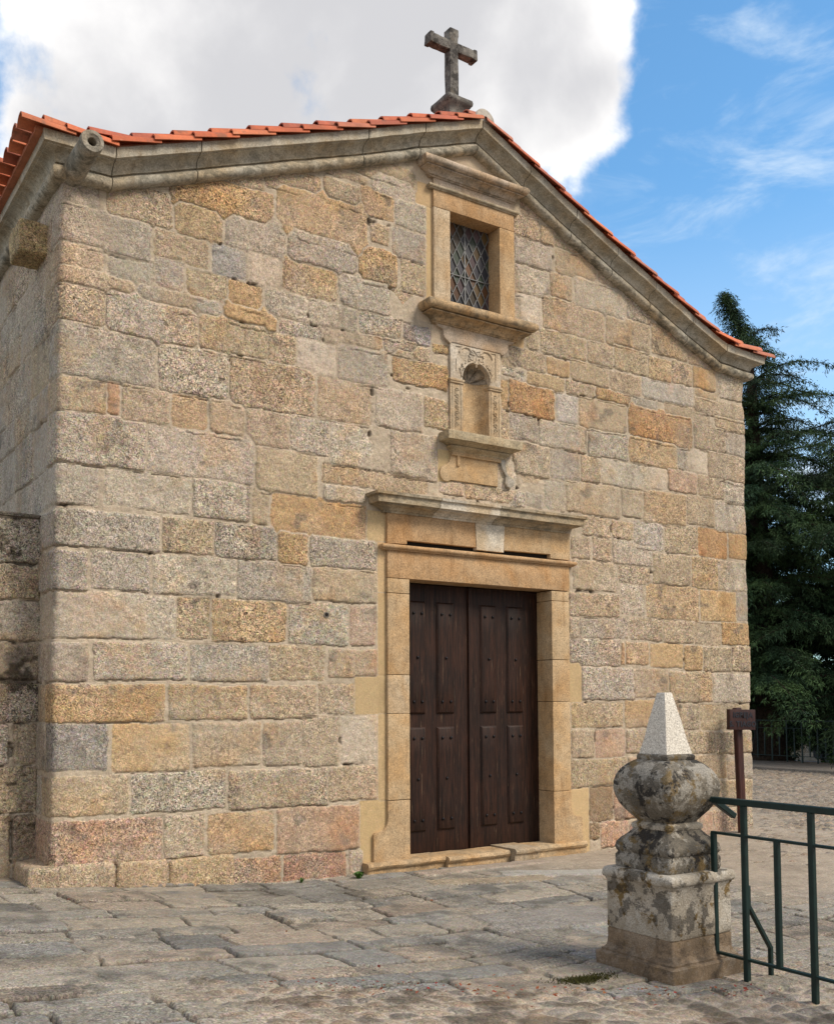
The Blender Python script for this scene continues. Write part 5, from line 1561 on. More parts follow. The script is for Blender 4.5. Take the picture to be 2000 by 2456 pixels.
# recess: half-round back with a scallop shell in its head
V = []; n, m_ = 17, 10
for j in range(m_+1):
    z = 4.42+(5.062-4.42)*j/m_
    for i in range(n): a = math.pi*i/(n-1); V.append((NXc-.184*math.cos(a), .0+.115*math.sin(a), z))
rb_ = MB(); rb_.add(V, grid_faces(m_+1, n), TAN, .1)
rb_.addbm(bbox(NXc-.2, NXc+.2, 0, .2, 4.40, 4.432, 0, 0, 0), TAN, .1)
rb_.build('niche_back', M_DRESS, niche, 60)
sh = MB(); V = []; nr, na = 10, 73
for j in range(nr+1):
    f = j/nr
    for i in range(na):
        a = math.pi*i/(na-1)
        flute = abs(math.sin(a*9/2))**.6
        rr = .186*f*(1.0 - .05*f*(1-flute))
        dep = .120*math.sqrt(max(0, 1-f*f*.96)) - .012 + .045*f*(1-flute) - .02*f*flute
        V.append((NXc-rr*math.cos(a), dep+.01, 5.062+rr*math.sin(a)))
sh.add(V, [q[::-1] for q in grid_faces(nr+1, na)], (.36, .315, .26), .55)
sh.build('shell', M_DRESS, niche, 45)
# carved relief: scrolls, heart, garland and pilaster ornament
cv_ = MB()
def carve(pts, r, y=-.038, col=(.57, .52, .45)):
    V, F = tube([(x, y, z) for x, z in pts], r, 6); cv_.add(V, F, col, .25)
def spiral(cx, cz, r0, r1, a0, a1, n=14): return [(cx+(r0+(r1-r0)*i/n)*math.cos(R(a0+(a1-a0)*i/n)), cz+(r0+(r1-r0)*i/n)*math.sin(R(a0+(a1-a0)*i/n))) for i in range(n+1)]
carve([(6.21, 5.390), (6.29, 5.396)], .007); carve([(6.645, 5.396), (6.745, 5.396), (6.745, 5.11)], .007); carve([(6.21, 5.12), (6.21, 5.25)], .006)
for s in (-1, 1):
    X_ = lambda x: NXc+s*x
    carve([(X_(x), z) for x, z in [(.03, 5.345), (.06, 5.362), (.10, 5.395), (.15, 5.398), (.20, 5.372), (.225, 5.330)]], .011)
    carve([(NXc+s*(x-NXc), z) for x, z in spiral(NXc+.035, 5.352, .035, .008, 60, 420)], .009)
    carve([(X_(x), z) for x, z in [(.0, 5.238), (.035, 5.262), (.075, 5.285), (.098, 5.32), (.085, 5.345), (.05, 5.335)]], .010)
    carve([(X_(x), z) for x, z in [(.01, 5.238), (.045, 5.252), (.09, 5.256)]], .009)
    carve([(X_(x), z) for x, z in [(.20, 5.08), (.212, 5.14), (.19, 5.20), (.145, 5.245)]], .010)
    for k in range(5):
        a = R(20+k*14); carve([(X_(.215*math.cos(a)), 5.06+.215*math.sin(a)), (X_(.245*math.cos(a+.08)), 5.06+.245*math.sin(a+.08))], .010)
carve(arcpts(NXc, 5.062, .195, 178, 2, 18), .010)
carve([(NXc, 5.20), (NXc, 5.325)], .007)
rgc = random.Random(9)
for cx in (6.216, 6.735):
    z = 4.52
    while z < 4.95:
        s = rgc.choice((-1, 1))
        carve(spiral(cx, z+.02, .028, .008, 0 if s > 0 else 180, 300*s, 8), .006, -.032, (.49, .41, .30)); carve([(cx-.02*s, z-.008), (cx+.022*s, z+.04)], .006, -.032, (.49, .41, .30)); z += .062
    for x in (cx-.055, cx+.055): carve([(x, 4.49), (x, 4.975)], .005, -.031, (.49, .41, .30))
cv_.build('carving', M_DRESS, niche, 50)
PN = [(-.02, 4.232), (.05, 4.234), (.054, 4.25), (.068, 4.262), (.092, 4.278), (.098, 4.292), (.085, 4.296), (.115, 4.31), (.14, 4.322), (.152, 4.328), (.190, 4.332), (.193, 4.410), (.185, 4.424), (-.02, 4.445)]
returned(6.185, 6.795, PN, 'niche_sill', [(9, (.42, .345, .23), .35)], niche, seg=.08, seed=8)
# apron with scroll sides
ap = MB()
apl = [(6.137, 4.24), (6.135, 4.175), (6.122, 4.135), (6.09, 4.10), (6.05, 4.085), (6.018, 4.065), (6.000, 4.03), (5.998, 3.985), (6.012, 3.945), (6.045, 3.918), (6.085, 3.912), (6.12, 3.925), (6.132, 3.935), (6.765, 3.935), (6.765, 4.24)]
ap.addbm(prism(apl, -.028, .1, .006, .002, 0), TAN, .12)
ap.addbm(bbox(6.135, 6.80, -.052, .05, 4.196, 4.236, .006, .1, .002), TAN2, .15)
ap.addbm(bbox(6.21, 6.245, -.048, .05, 4.09, 4.2, .006, .1, .002), TAN2, .12)
apr = [(6.80, 4.24), (6.80, 4.19), (6.822, 4.135), (6.85, 4.085), (6.872, 4.062), (6.862, 4.035), (6.858, 3.985), (6.882, 3.945), (6.925, 3.932), (6.965, 3.95), (6.985, 3.99), (6.975, 4.03), (6.94, 4.055), (6.905, 4.068), (6.885, 4.10), (6.87, 4.16), (6.865, 4.24)]
ap.addbm(prism(apr[::-1], -.045, .05, .008, .002, 0), (.43, .41, .37), .5)
ap.build('apron', M_DRESS, niche, 35)

# ---- gable cornice
PG = [(-.03, -.006), (.030, -.006)]+[(.048+a*1.0, .048+b) for a, b in arcpts(0, 0, .054, -100, 85, 9)]+[(.046, .106), (.046, .116), (.070, .118), (.074, .135), (.084, .160), (.104, .182), (.135, .197), (.165, .203), (.165, .212), (.196, .214), (.203, .300), (.20, .306), (-.05, .306)]
def gable_cornice():
    pts = LOW
    st = []                # (x, y, dirx, diry, z, groove)
    for y in np.linspace(9.5, .35, 40): st.append((XL, y, -1, 0, pts[0][1], 0))
    st.append((XL, 0, -1, -1, pts[0][1], 0))
    joints_x = [2.50, 3.27, 5.03, 5.72, 6.47, 7.14, 7.83, 8.48, 9.12, 9.78, 10.42]
    xs = set(np.round(np.arange(2.2, 10.95, .07), 3)) | {p[0] for p in pts[1:-1]}
    for j in joints_x: xs |= {j-.006, j+.006, j}
    xs = sorted(xs)
    zx = [p[0] for p in pts]; zz = [p[1] for p in pts]
    for x in xs:
        st.append((x, 0, 0, -1, float(np.interp(x, zx, zz)), 1 if any(abs(x-j) < .001 for j in joints_x) else 0))
    st.append((XR, 0, 1, -1, pts[-1][1], 0))
    for y in np.linspace(.35, 9.5, 30): st.append((XR, y, 1, 0, pts[-1][1], 0))
    V = []
    for x, y, dx, dy, z, gv in st:
        for p, v in PG:
            q = Vector((x+dx*(p-.012*gv*(p > 0)), y+dy*(p-.012*gv*(p > 0)), z+v-(.008*gv if v > .2 else 0)))
            s = q*5
            q += Vector((mnoise.noise(s), mnoise.noise(s+Vector((4, 1, 2))), mnoise.noise(s+Vector((7, 7, 7)))))*.006
            s = q*22
            q += Vector((0, mnoise.noise(s+Vector((4, 1, 2))), mnoise.noise(s+Vector((7, 7, 7)))))*.003
            V.append(q)
    mb = MB(); mb.add(V, [q[::-1] for q in grid_faces(len(st), len(PG))], (.455, .422, .352), .7)
    cc = mb.build('gable_cornice', M_DRESS, church, 38)
    # split tint per stone
    me = cc.data; a = me.attributes['Col']; g = me.attributes['gr']
    rr = random.Random(2); tint = {}
    for k, (x, y, dx, dy, z, gv) in enumerate(st):
        key = sum(1 for j in joints_x if x > j) if dy else ('l', int(y/1.1), x)
        if key not in tint: tint[key] = (rr.uniform(.88, 1.12), rr.uniform(.65, 1.1))
        for i in range(len(PG)):
            p, v = PG[i]
            c = a.data[k*len(PG)+i].color; m_ = tint[key][0]
            w = 1.0
            a.data[k*len(PG)+i].color = (c[0]*m_*w, c[1]*m_*w, c[2]*m_*w, 1)
            g.data[k*len(PG)+i].value = .72*tint[key][1]*(.95 if v < .11 else .50 if v < .205 else .14)
            if gv: a.data[k*len(PG)+i].color = (.10, .09, .07, 1)
    return cc
cornice = gable_cornice()

# ---- tiled roof
roof_e = MB()
def roofz(x):
    xs = [1.70]+[p[0] for p in LOW]+[11.4]; zs = [LOW[0][1]-.02]+[p[1] for p in LOW]+[LOW[-1][1]-.03]
    return float(np.interp(x, xs, zs))+.306
rt = random.Random(8)
def tile(x_hi, x_lo, yc, rise, r_hi=.082, r_lo=.095, n=9, th=.014, sag=0.0):
    """one half-round clay tile lying down the slope from x_hi to x_lo"""
    zh, zl = roofz(x_hi)+rise-.012, roofz(x_lo)+rise+.02
    c = rt.choice([(.47, .105, .035), (.50, .125, .045), (.42, .095, .036), (.52, .15, .06), (.36, .085, .04), (.44, .14, .075)])
    k = rt.uniform(.85, 1.12); c = tuple(v*k for v in c)
    tw = rt.uniform(-.008, .008); V = []
    for rad_off in (0, -th):
        for x, z, r in ((x_hi, zh, r_hi), (x_lo, zl, r_lo)):
            for i in range(n):
                a = math.pi*i/(n-1)
                V.append((x, yc+tw*(x == x_lo)-(r+rad_off)*math.cos(a), z+(r+rad_off)*math.sin(a)*.85))
    sgn = 1 if x_lo > x_hi else -1
    F = []
    for i in range(n-1):
        q = (i, i+1, n+i+1, n+i); F.append(q if sgn > 0 else q[::-1])
        q = (2*n+i, 3*n+i, 3*n+i+1, 2*n+i+1); F.append(q if sgn > 0 else q[::-1])
        q = (n+i, n+i+1, 3*n+i+1, 3*n+i); F.append(q if sgn > 0 else q[::-1])
    q = (0, n, 3*n, 2*n); F.append(q if sgn > 0 else q[::-1])
    q = (n-1, 3*n-1, 4*n-1, 2*n-1); F.append(q if sgn > 0 else q[::-1])
    roof_e.add(V, F, c, 0)
APX = 6.47
for side_ in (-1, 1):
    eave = 1.72 if side_ < 0 else 11.33
    total = abs(APX-eave); nt = 13; L = total/nt
    for c in range(47):
        y = -.170+c*.205
        for k in range(nt):
            xl = eave - side_*k*L + rt.uniform(-.012, .012)
            xh = xl - side_*(L+.07)
            if side_ > 0 and xh < APX+.02: xh = APX+.02
            if side_ < 0 and xh > APX-.02: xh = APX-.02
            tile(xh, xl, y, .0 + (.0 if c else .0))
    # second, raised verge course offset by half a tile
    for k in range(nt):
        xl = eave - side_*((k+.52)*L) + rt.uniform(-.02, .02); xh = xl-side_*(L+.06)
        if (xh-APX)*side_ < .02: xh = APX+side_*.02
        tile(xh, xl, -.105, .062, .078, .09)
roof = roof_e.build('roof', M_TILE, church, 50)
# bed of mortar and pan tiles under the covers
mb = MB(); xs = [1.84, 2.1]+[p[0] for p in LOW[1:-1]]+[10.97, 11.22]
V = []
for y in (-.17, 9.4):
    for x in xs: V += [(x, y, roofz(x)+.028), (x, y, roofz(x)-.012)]
n = len(xs); F = []
for i in range(n-1):
    a = 2*i; b = a+2; o_ = 2*n
    F += [(a, b, b+o_, a+o_), (a+1, a+1+o_, b+1+o_, b+1), (a, a+1, b+1, b), (a+o_, b+o_, b+1+o_, a+1+o_)]
F += [(0, 2*n, 2*n+1, 1), (2*n-2, 2*n-1, 4*n-1, 4*n-2)]
mb.add(V, F, (.42, .15, .075)); mb.build('roof_bed', M_TILE, roof, 0)
# ridge tiles with a cement-filled end
for k0, k1 in ((0, 1), (2, 22)):
    rg_ = MB()
    for k in range(k0, k1):
        y0 = -.19+k*.42; V = []; n = 13
        for y, r in ((y0, .135), (y0+.46, .118)):
            for i in range(n): a = math.pi*i/(n-1); V.append((APX+.03-r*math.cos(a), y, 7.83+r*math.sin(a)*1.1+.045))
        rg_.add(V, grid_faces(2, n), (.40, .33, .27) if k < 1 else (.5, .16, .07)); rg_.add(V[:n], [tuple(range(n))], (.42, .38, .34))
    rg_.build('ridge_tile', M_TILE, roof, 40)
ce = MB(); V = [(APX+.03-.128*math.cos(math.pi*i/12), -.196, 7.875+.128*math.sin(math.pi*i/12)*1.08) for i in range(13)]
ce.addbm(prism([(v[0], v[2]) for v in V], -.202, -.06, .004, .004), (.4, .38, .34)); ce.build('cement_fill', M_MORTAR, roof, 30)

# ---- stone cross on its pedestal
cr = MB(); ccx, ccy = 6.555, .49
def sqloft(prof, cx, cy, n=6, rnd=.15, amp=.004, mbx=None, col=(.3, .28, .25), rot=0.0, freq=9):
    """stack of rounded squares [(half width, z)]"""
    V = []; cnt = 0
    for w, z in prof:
        r = w*rnd; ring = []
        for q in range(4):
            a0 = R(90*q); 
            ccx_, ccy_ = (w-r)*(1 if q in (0, 3) else -1), (w-r)*(1 if q in (0, 1) else -1)
            for i in range(4):
                a = a0+R(90)*i/3; ring.append((ccx_+r*math.cos(a), ccy_+r*math.sin(a)))
            # points along the side to the next corner
            nq = (q+1) % 4
            nx_, ny_ = (w-r)*(1 if nq in (0, 3) else -1), (w-r)*(1 if nq in (0, 1) else -1)
            ax, ay = ring[-1]; bx, by = nx_+r*math.cos(a0+R(90)), ny_+r*math.sin(a0+R(90))
            for i in range(1, n): ring.append((ax+(bx-ax)*i/n, ay+(by-ay)*i/n))
        cnt = len(ring)
        for x, y in ring:
            xx = x*math.cos(rot)-y*math.sin(rot); yy = x*math.sin(rot)+y*math.cos(rot)
            p = Vector((cx+xx, cy+yy, z)); s = p*freq
            p += Vector((mnoise.noise(s), mnoise.noise(s+Vector((5, 2, 1))), mnoise.noise(s+Vector((1, 9, 4)))*.25))*amp
            s = p*freq*3.7
            p += Vector((mnoise.noise(s), mnoise.noise(s+Vector((5, 2, 1))), mnoise.noise(s+Vector((1, 9, 4)))*.1))*amp*.4
            V.append(p)
    F = grid_faces(len(prof), cnt, True)
    F += [tuple(range(cnt))[::-1], tuple(range((len(prof)-1)*cnt, len(prof)*cnt))]
    mbx.add(V, F, col, .6)
sqloft([(.150, 7.72), (.132, 8.02), (.120, 8.14), (.114, 8.22), (.116, 8.29), (.126, 8.335), (.150, 8.365), (.160, 8.375), (.166, 8.385), (.176, 8.395), (.180, 8.42), (.174, 8.45), (.150, 8.462)], ccx, ccy, 5, .10, .004, cr)
cross = cr.build('cross_pedestal', M_CROSS, church, 40)
c2 = MB()
sqloft([(.060, 8.44), (.057, 8.6), (.059, 8.8), (.056, 9.0), (.058, 9.14), (.058, 9.22), (.062, 9.25), (.062, 9.315), (.05, 9.32)], ccx, ccy, 3, .14, .007, c2)
for s in (-1, 1):
    c2.addbm(bbox(ccx+s*.05 if s > 0 else ccx-.292, ccx+.292 if s > 0 else ccx-.05, ccy-.058, ccy+.056, 9.058, 9.165, .012, .05, .006))
    c2.addbm(bbox(ccx+s*.308-.026, ccx+s*.308+.026, ccy-.066, ccy+.062, 9.050, 9.175, .012, .05, .005))
xo = c2.build('cross', M_CROSS, church, 40)

# ---- waterspout at the corner: a stone tube with a dark bore
ws = MB(); n = 28; V = []
ax = Vector((2.185, 0, 6.10))
prof = [(.096, .25), (.096, -.05), (.092, -.30), (.087, -.52), (.089, -.545), (.094, -.55), (.094, -.60), (.089, -.612), (.060, -.612), (.052, -.604), (.046, -.600), (.036, -.594), (.034, -.45), (.001, -.44)]
for r, y in prof:
    for i in range(n):
        a = 2*math.pi*i/n; p = Vector((ax.x+r*math.cos(a), y, ax.z+r*math.sin(a)-y*.02)); s = p*11
        p += Vector((mnoise.noise(s), 0, mnoise.noise(s+Vector((3, 3, 3)))))*.005*(1 if r > .05 else .2); V.append(p)
ws.add(V, [q[::-1] for q in grid_faces(len(prof), n, True)], (.34, .32, .28), .7)
spout = ws.build('waterspout', M_DRESS, church, 45)
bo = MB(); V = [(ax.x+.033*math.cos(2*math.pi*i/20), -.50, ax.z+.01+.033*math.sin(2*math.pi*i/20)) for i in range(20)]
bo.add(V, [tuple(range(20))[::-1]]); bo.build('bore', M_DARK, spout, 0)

# ---- putlog stone jutting from the left wall
pk = MB(); pk.addbm(bbox(1.855, 2.3, .47, .86, 5.56, 5.845, .03, .045, .014, 3), (.40, .30, .17), 1.0)
pk.build('projecting_stone', M_WALL, church, 60)
dh_ = MB(); V, F = tube([(4.65, -.018, 2.437), (4.65, .03, 2.437)], .030, 14); dh_.add(V, F, (.2, .18, .16), .8); hs_ = dh_.build('drain_collar', M_DRESS, church, 40)
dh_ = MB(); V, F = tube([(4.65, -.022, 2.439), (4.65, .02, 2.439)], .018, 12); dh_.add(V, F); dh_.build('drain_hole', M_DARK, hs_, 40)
# ---- plinth stone at the foot of the left corner
pk = MB(); pk.addbm(bbox(1.91, 2.62, -.052, .5, -.1, .262, .045, .05, .014, 3), (.42, .33, .235), 1.0)
pk.addbm(bbox(2.635, 3.08, -.042, .3, -.15, .245, .04, .05, .012, 3), (.44, .335, .22), 1.0)
pk.addbm(bbox(3.10, 3.70, -.034, .3, -.2, .232, .035, .05, .010, 3), (.44, .33, .21), 1.0)
pk.build('plinth', M_WALL, church, 60)

# ------------------------------------------------------------------ low stone wall joined to the left flank
lw_rows = [.10, .655, 1.055, 1.427, 1.792, 2.12, 2.481, 2.795, 3.20]
rng = np.random.default_rng(21)
lr = []
fix = {2: [(1.70, 1.86, 'g'), (1.895, 2.10, 't')], 0: [(1.55, 1.89, 't'), (1.905, 2.12, 'b')]}
for i in range(len(lw_rows)-1):
    z0, z1 = lw_rows[i]+.008, lw_rows[i+1]-.008
    x = 2.12
    if i in fix:
        for a, b, c in fix[i]: lr.append((a, b, z0, z1, c))
        x = fix[i][0][0]-.02
    while x > -6:
        L = rng.uniform(.55, 1.0); lr.append((x-L, x-.012, z0, z1, 'gtglg'[rng.integers(5)])); x -= L
sv = np.concatenate([np.arange(-5, .9, .05), np.arange(.9, 2.13, .010)]); zv = np.arange(-.1, 3.23, .010)
S, Z, h, col, gr, stone = masonry(sv, zv, lr, 33, 1.2)
# blackened crust on the old stones
k = (sstep(npnoise(0, S, Z, .3, 61)+.8*npnoise(0, S, Z, .09, 62)+.5*npnoise(0, S, Z, .035, 63), .35, .95)*.8)[..., None]
col = col*(1-k)+np.array([.045, .032, .02])*k
P = np.stack([S, .50-h*1.3, Z], -1)
me = grid_mesh('low_wall', P, np.ones((P.shape[0]-1, P.shape[1]-1), bool), col*.92, gr)
lowwall = link('stone_wall', me, M_WALL)
tag(lowwall, 'old blackened granite wall butting against the left side of the church', 'wall')
mb = MB(); mb.addbm(bbox(-5, 2.08, .53, 1.05, -.1, 3.21, 0, 0, 0), (.25, .22, .18), .5)
mb.addbm(bbox(-5, 2.09, .46, 1.1, 3.205, 3.24, .02, .08, .012), (.20, .175, .14), .9)
mb.build('wall_core', M_WALL, lowwall, 40)

# ------------------------------------------------------------------ paved square
xv = np.concatenate([np.arange(-7, .2, .08), np.arange(.2, 9.2, .0125), np.arange(9.2, 20.9, .034)])
yv = np.concatenate([np.arange(-13, -6.3, .08), np.arange(-6.3, .55, .0125), np.arange(.55, 11.5, .05)])
X, Y = np.meshgrid(xv, yv)
Gz = np.interp(X, [-8, 0, 1.9, 2.8, 4.2, 8.3, 11, 20, 24], [.45, .28, .12, .04, -.075, -.12, -.06, -.10, -.12])
rng = np.random.default_rng(77)
wx = X+.010*npnoise(0, X, Y, .035, 81)+.014*npnoise(0, X, Y, .22, 1)+.008*npnoise(0, X, Y, .07, 2)+.03*npnoise(0, X, Y, 1.3, 3)
wy = Y+.009*npnoise(0, X, Y, .035, 82)+.012*npnoise(0, X, Y, .24, 4)+.008*npnoise(0, X, Y, .08, 5)+.04*npnoise(0, X, Y, 1.6, 6)
PPAL = np.array([(.245, .218, .178), (.235, .212, .180), (.255, .215, .165), (.215, .200, .175), (.275, .240, .190), (.260, .208, .158), (.185, .172, .150), (.285, .245, .192)])
rows = [-13.2]
while rows[-1] < 1.2: rows.append(rows[-1]+rng.uniform(.22, .44))
rows = np.array(rows)
ri = np.clip(np.searchsorted(rows, wy)-1, 0, len(rows)-2)
ey = np.minimum(wy-rows[ri], rows[ri+1]-wy)
ex = np.full(X.shape, 1., np.float32); pid = np.zeros(X.shape, np.int32); acc = 0
for r in range(len(rows)-1):
    mk = ri == r
    js = [-9+rng.uniform(0, .8)]
    while js[-1] < 23: js.append(js[-1]+rng.uniform(.34, .88))
    js = np.array(js)
    xx = wx[mk]+.06*(wy[mk]-rows[r])*rng.uniform(-1.5, 1.5)
    ii = np.clip(np.searchsorted(js, xx)-1, 0, len(js)-2)
    ex[mk] = np.minimum(xx-js[ii], js[ii+1]-xx); pid[mk] = acc+ii; acc += len(js)
q1 = np.minimum(ex, .2); q2 = np.minimum(ey, .2)
rad = .03
e = np.where((q1 < rad) & (q2 < rad), rad-np.sqrt((rad-q1)**2+(rad-q2)**2), np.minimum(q1, q2))
jw = .003+.004*(npnoise(0, X, Y, .3, 7)*.5+.5)
e = e-jw
slab = sstep(e, -.003, .008)
bh = rng.normal(0, .006, acc+50)[pid]; tx = rng.normal(0, .014, acc+50)[pid]
hs = .011*(1-np.exp(-np.maximum(e, 0)/.006))+bh+tx*(wx % .5-.25)++.0025*npnoise(0, X, Y, .12, 8)+.0014*npnoise(0, X, Y, .035, 9)
fill = npnoise(0, X, Y, .55, 10)+.6*npnoise(0, X, Y, .16, 11)                     # how much grit fills a joint
deep = sstep(fill, -.25, .20)
hj = .004-.042*deep
h = hj*(1-slab)+hs*slab
pc = PPAL[rng.integers(0, len(PPAL), acc+50)]*rng.uniform(.85, 1.2, (acc+50, 1))
col = pc[pid]
k = (sstep(npnoise(0, X, Y, .28, 12)+.7*npnoise(0, X, Y, .09, 13), .15, .9)*.65)[..., None]; col = col*(1-k)+np.array([.11, .10, .083])*k
k = (sstep(npnoise(0, X, Y, .6, 14)+.6*npnoise(0, X, Y, .15, 15), .2, 1.0)*.6)[..., None]; col = col*(1-k)+np.array([.33, .275, .21])*k
jc = np.array([.30, .245, .185])*(1+.12*npnoise(0, X, Y, .05, 16))[..., None]
jc = jc*(1-deep[..., None]*.9)+np.array([.045, .033, .022])*deep[..., None]*.9
eh = np.where(ey < ex, e/2.0, e/1.15)
pkc = sstep(eh, -.013, -.005)*(1-sstep(eh, .001, .007))*sstep(npnoise(0, X, Y, .5, 51)+.6*npnoise(0, X, Y, .15, 52), -.6, -.15)
h = h-.016*pkc
sl = slab[..., None]
col = jc*(1-sl)+col*sl
ck = (pkc*.88)[..., None]; col = col*(1-ck)+np.array([.045, .034, .024])*ck
# decomposed-granite grit drifting over the slabs to the right of the door
grit = sstep(X+.55*Y+.9*npnoise(0, X, Y, 1.1, 18)+.5*npnoise(0, X, Y, .35, 19)+.2*npnoise(0, X, Y, .12, 29), 4.9, 7.3)
grit = np.maximum(grit, .8*sstep(npnoise(0, X, Y, .5, 20)+.6*npnoise(0, X, Y, .13, 21)+.3*npnoise(0, X, Y, .05, 22), .95, 1.35))
hg = .012+.006*npnoise(0, X, Y, .5, 23)+.003*npnoise(0, X, Y, .07, 24)
gc = np.array([.335, .272, .205])*(1+.10*npnoise(0, X, Y, .4, 25)+.08*npnoise(0, X, Y, .06, 26))[..., None]
h = h*(1-grit)+np.maximum(hg, h*.4)*grit
col = col*(1-grit[..., None])+gc*grit[..., None]
gr = .35+.5*slab*(1-grit)+.1*grit
# cobbles: far right of the square and the lane along the very front
cs_ = .15
cu = X/cs_+.35*npnoise(0, X, Y, .5, 31); cvv = Y/(cs_*.8)+.35*npnoise(0, X, Y, .5, 32)
iu = np.floor(cu).astype(np.int64); iv = np.floor(cvv).astype(np.int64)
f1 = np.full(X.shape, 9.); f2 = f1.copy(); cid = np.zeros(X.shape, np.int64)
def hsh(a, b, s):
    k = (a*374761393+b*668265263+s*974634541) & 0xffffffff
    k = ((k ^ (k >> 13))*1274126177) & 0xffffffff
    return ((k ^ (k >> 16)) & 0xffff)/65535.0
for a in (-1, 0, 1):
    for b in (-1, 0, 1):
        px = iu+a+.15+.7*hsh(iu+a, iv+b, 1); py = iv+b+.15+.7*hsh(iu+a, iv+b, 2)
        d = np.hypot(cu-px, cvv-py); nr = d < f1
        f2 = np.where(nr, f1, np.minimum(f2, d)); f1 = np.where(nr, d, f1); cid = np.where(nr, (iu+a)*7919+(iv+b), cid)
ce_ = (f2-f1)*.5*cs_
cst = sstep(ce_, .006, .022)
chh = .034*sstep(ce_, .004, .05)+.012*(hsh(cid, cid*0, 5)-.5)+.004*npnoise(0, X, Y, .05, 33)
ccol = PPAL[(hsh(cid, cid*0, 6)*7.99).astype(int)]*(.75+.5*hsh(cid, cid*0, 7))[..., None]*np.array([1.02, .93, .86])
ccol = np.array([.36, .295, .225])*(1-cst[..., None])+ccol*cst[..., None]
cob = sstep(X-.30*Y+1.3*npnoise(0, X, Y, 1.2, 34)+.5*npnoise(0, X, Y, .3, 35), 11.2, 13.2)
front = sstep(-Y-.47*X+.10*npnoise(0, X, Y, .3, 36), 2.28, 2.36)*sstep(X, 1.7, 2.3)*(1-sstep(X, 5.6, 5.8))
scat = sstep(hsh(cid, cid*0, 9)-(X < 8.5)*.4+.25*sstep(X, 8.5, 11), .83, .86)*cst*(X > 7.5)
cob_all = np.maximum(np.maximum(cob, front), scat*.9)
dirtf = (front*sstep(npnoise(0, X, Y, .2, 37)+.5*npnoise(0, X, Y, .07, 38), -.1, .5))[..., None]
ccol = ccol*(1-.65*dirtf)+np.array([.06, .045, .03])*.65*dirtf
h = h*(1-cob_all)+(chh*(1-.65*front)-.010+.006*front)*cob_all
col = col*(1-cob_all[..., None])+ccol*cob_all[..., None]
gr = gr*(1-cob_all)+.75*cob_all
# a few single slabs the eye picks out
def patch(cx, cy, lx, ly, ang, c, lift):
    global h, col
    u = (X-cx)*math.cos(ang)+(Y-cy)*math.sin(ang); v = -(X-cx)*math.sin(ang)+(Y-cy)*math.cos(ang)
    u = u+.02*npnoise(0, X, Y, .2, 41)+.01*npnoise(0, X, Y, .06, 42); v = v+.02*npnoise(0, X, Y, .2, 43)+.01*npnoise(0, X, Y, .06, 44)
    dd = np.maximum(np.abs(u)-lx/2, np.abs(v)-ly/2)
    m = sstep(-dd, -.004, .012); h = h*(1-m)+(lift+.003*npnoise(0, X, Y, .1, 45)+tx*0)*m
    cc = np.array(c)[None, None, :]*(1+.10*npnoise(0, X, Y, .12, 46)+.08*npnoise(0, X, Y, .3, 47))[..., None]
    col = col*(1-m[..., None])+cc*m[..., None]
patch(6.75, -1.02, 1.25, .30, -.45, (.36, .33, .285), .030)
patch(5.9, -.95, 1.2, .26, -.30, (.30, .24, .17), .022)
patch(5.25, -2.55, 1.15, .62, -.15, (.245, .22, .19), .024)
patch(6.3, -.33, 1.6, .22, .02, (.34, .27, .21), .028)
Zg = Gz+h-.012
# ground falls a little where the lane meets the kerb
P = np.stack([X, Y, Zg], -1)
xc = .5*(X[:-1, :-1]+X[1:, 1:]); yc = .5*(Y[:-1, :-1]+Y[1:, 1:])
keep = ~((xc > 2.35) & (xc < 10.75) & (yc > .25)) & ~((xc < 2.0) & (yc > .62))
me = grid_mesh('paving', P, keep, np.clip(col*np.array([.97, 1.0, 1.04]), .01, .8), gr)
paving = link('paving', me, M_PAVE); paving['kind'] = 'structure'
del X, Y, wx, wy, P, h, col, gr, cob_all, ccol, chh, cob, front, scat, slab, e, hs

# wide terrain under and beyond, the lower street behind the railing
def sheet(name, x0, x1, y0, y1, z, mat, n=2):
    mb = MB(); V = []
    for i in range(n):
        for j in range(n): V.append((x0+(x1-x0)*j/(n-1), y0+(y1-y0)*i/(n-1), z))
    mb.add(V, grid_faces(n, n), (.2, .18, .15), .5)
    o = mb.build(name, mat, None, 0); o['kind'] = 'structure'; return o
sheet('ground', -400, 700, -400, 700, -1.02, M_EARTH)
sheet('street', 23.7, 37.2, -60, 80, -.95, M_ROAD)
mb = MB()
mb.addbm(bbox(20.8, 23.55, -40, 60, -1.1, -.045, .02, 1.0, .004), (.20, .175, .15), .6)
pk = mb.build('pavement', M_PAVE, None, 40); pk['kind'] = 'structure'
mb = MB()
mb.addbm(bbox(-40, -6.9, -40, 40, -1.1, .20, 0, 0, 0), (.22, .19, .16), .5); mb.addbm(bbox(-6.9, 20.8, -40, -12.9, -1.1, -.16, 0, 0, 0), (.22, .19, .16), .5)
mb.addbm(bbox(-6.9, 20.8, 11.3, 40, -1.1, -.16, 0, 0, 0), (.22, .19, .16), .5)
pk = mb.build('outer_paving', M_PAVE, None, 0); pk['kind'] = 'structure'
# kerb under the pinnacle and the railing
mb = MB()
mb.addbm(bbox(4.36, 5.75, -4.66, -3.66, -.3, -.098, .035, .06, .014, 3), (.27, .215, .16), .9)
mb.addbm(bbox(4.60, 6.6, -6.9, -4.665, -.3, -.112, .03, .07, .012, 3), (.26, .225, .18), .9)
kb = mb.build('kerb', M_PAVE, None, 60); kb['kind'] = 'structure'

